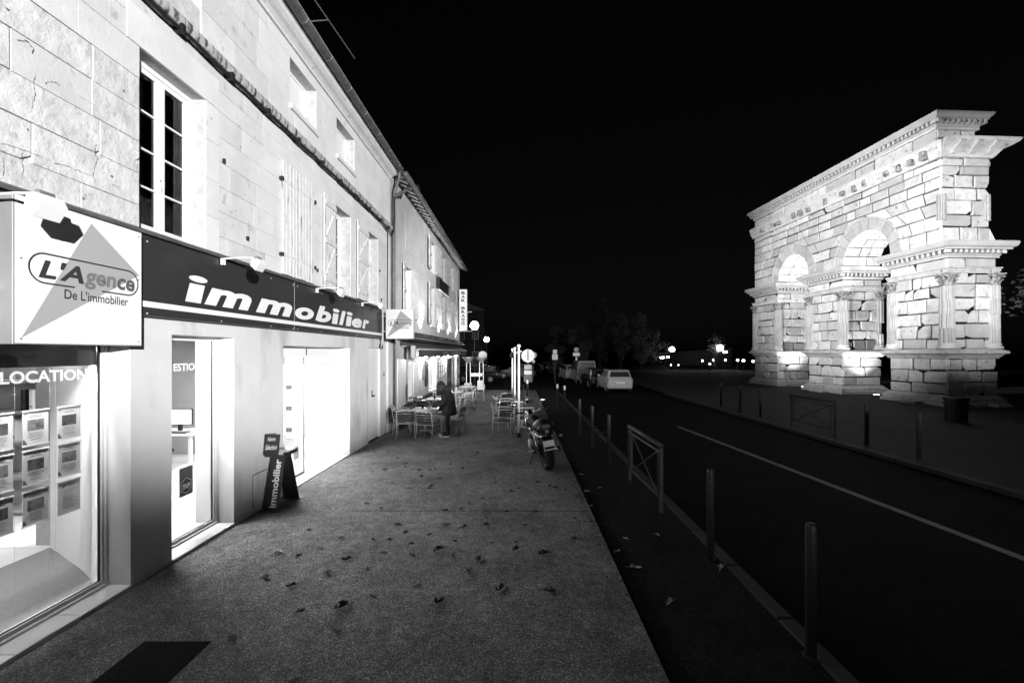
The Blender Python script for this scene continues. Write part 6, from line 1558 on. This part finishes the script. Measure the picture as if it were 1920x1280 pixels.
# fluted corner columns: base, drums, leafy capital
def fluted(z0, z1, r_, nfl=11):
    m = MB(); n = nfl*4; rings_ = []
    for z, k in ((z0, 1.0), (z1, .97)):
        rings_.append([((r_ - (.055 if (i % 4) in (1, 2) else 0))*k*math.cos(2*math.pi*i/n), (r_ - (.055 if (i % 4) in (1, 2) else 0))*k*math.sin(2*math.pi*i/n), z) for i in range(n)])
    return loft(rings_) if False else m.add(loft(rings_))
def capital_mesh():
    m = MB().lathe([(.23, 5.58), (.25, 5.64), (.235, 5.70), (.25, 5.95), (.36, 6.06), (.37, 6.08)], 20)
    for tier, (zb, zh, ro) in enumerate(((5.60, .24, .10), (5.72, .30, .15))):
        for k in range(10):
            q = 2*math.pi*(k + .5*tier)/10; e = Vector((math.cos(q), math.sin(q), 0)); tg = Vector((-math.sin(q), math.cos(q), 0)); w = .075
            prev = None
            for (f, ro_, ws) in ((0, .0, 1.0), (.5, .02, 1.0), (.85, .07, .8), (1.0, ro, .45), (.88, ro+.03, .2)):
                cpt = e*(.245+ro_) + Vector((0, 0, zb+zh*f)); row = (cpt - tg*w*ws, cpt + e*.02, cpt + tg*w*ws)
                if prev: m.quad(prev[0], prev[1], row[1], row[0]); m.quad(prev[1], prev[2], row[2], row[1])
                prev = row
    for k in range(4):
        q = math.pi/4 + k*math.pi/2; m.sphere((.36*math.cos(q), .36*math.sin(q), 6.0), .065, 8, 6)
    m.box(-.33, .33, -.33, .33, 6.085, 6.148)
    return m.mesh('capital', 'monument_carved')
cap_me = capital_mesh()
base_me = MB().lathe([(.36, 2.652), (.38, 2.70), (.36, 2.76), (.30, 2.78), (.30, 2.82), (.33, 2.85), (.32, 2.89), (.29, 2.92)], 20).mesh('column_base', 'monument', True)
drum_me = [fluted(a, b, .285).mesh('drum', 'monument_new') for a, b in ((2.92, 3.58), (3.585, 4.25), (4.255, 4.92), (4.925, 5.58))]
for (a, b) in piers:
    for s in (a+.20, b-.20):
        for d in (.20, DA-.20):
            cpiece = bpy.data.objects.new('column', None); COL.objects.link(cpiece); cpiece.parent = arch
            ox = -.10 if d < 1 else .10; oy = -.10 if s < (a+b)/2 else .10
            cpiece.location = (d+ox, s+oy, 0)
            link('column_base', base_me, cpiece); link('capital', cap_me, cpiece)
            for i, dmh in enumerate(drum_me):
                broken = ra.random() < (.30 if (d > 1 and s < a+1) else .10)
                o = link('drum', dmh, cpiece); o.rotation_euler = (0, 0, ra.uniform(0, 6.28))
                if broken: o.location = (-.05 if d > 1 else .05, .05 if s < (a+b)/2 else -.05, 0); o.scale = (.9, .9, 1)
# short fluted stubs on the upper storey of the near end
for d in (.12, DA-.12):
    st_ = fluted(8.60, 9.72, .20).build('upper_column', 'monument_new', arch, world=False); st_.location = (d, .10, 0)
# worn base blocks around the foot
for (x, y, a, b, c) in ((-.55, 1.2, .5, .8, .16), (-.52, 7.2, .45, 1.1, .14), (.4, -.62, 1.0, .4, .18), (1.9, -.60, .8, .4, .14)):
    MB().cbox(x-a/2, x+a/2, y-b/2, y+b/2, 0, c, .03).build('foot_block', 'monument', arch, world=False)
# the upper storey stands a little back from the near end, the attic more, and both are taller than laid out above
seen = set()
def kids_deep(o):
    for ch_ in o.children:
        yield ch_
        yield from kids_deep(ch_)
bpy.context.view_layer.update()
for ob in kids_deep(arch):
    if ob.type != 'MESH' or ob.data.name in seen: continue
    seen.add(ob.data.name); oy = ob.location.y
    for v in ob.data.vertices:
        z = v.co.z
        if z > 7.63:
            ins = .28 if z < 11.99 else .50
            k_ = min(1.0, max(0.0, (2.2 - (v.co.y+oy))/2.2)); v.co.y += ins*k_
            v.co.z = 7.63 + (z-7.63)*1.085
# ground up-lights in the two passages
def L2W(d, s, z): return (19.8 + d*math.cos(R(3)) - s*math.sin(R(3)), 19.7 + d*math.sin(R(3)) + s*math.cos(R(3)), z)
for s, e, lab in ((4.75, 1150, 'ground up-light in the near passage of the arch'), (10.55, 1150, 'ground up-light in the far passage of the arch')):
    p = L2W(1.0, s, GZ); u = thing('ground_uplight', lab, 'lamp', p, group='ground up-lights of the arch')
    MB().lathe([(.17, 0), (.17, .05), (.13, .06)], 16).build('housing', 'black', u, world=False)
    MB().lathe([(.125, .061), (.125, .066)], 16).build('lens', 'globe_glow', u, world=False)
    lamp('ground_uplight_light', 'SPOT', L2W(1.0, s, .05), e, target=L2W(1.25, s+.95, 4.6), size=.08, cone=84, blend=.85)
for s, lab in ((3.25, 'small vault light on the impost of the near pier'), (9.15, 'small vault light on the impost of the middle pier')):
    p = L2W(1.4, s, GZ+7.62); u = thing('vault_light', lab, 'lamp', p, group='vault lights of the arch')
    MB().cbox(-.12, .12, -.08, .08, 0, .14, .02).build('housing', 'black', u, world=False)
    lamp('vault_light_light', 'SPOT', (p[0], p[1]+.1, p[2]+.2), 420, target=L2W(1.4, s+2.3, 8.6), size=.06, cone=150, blend=.5)
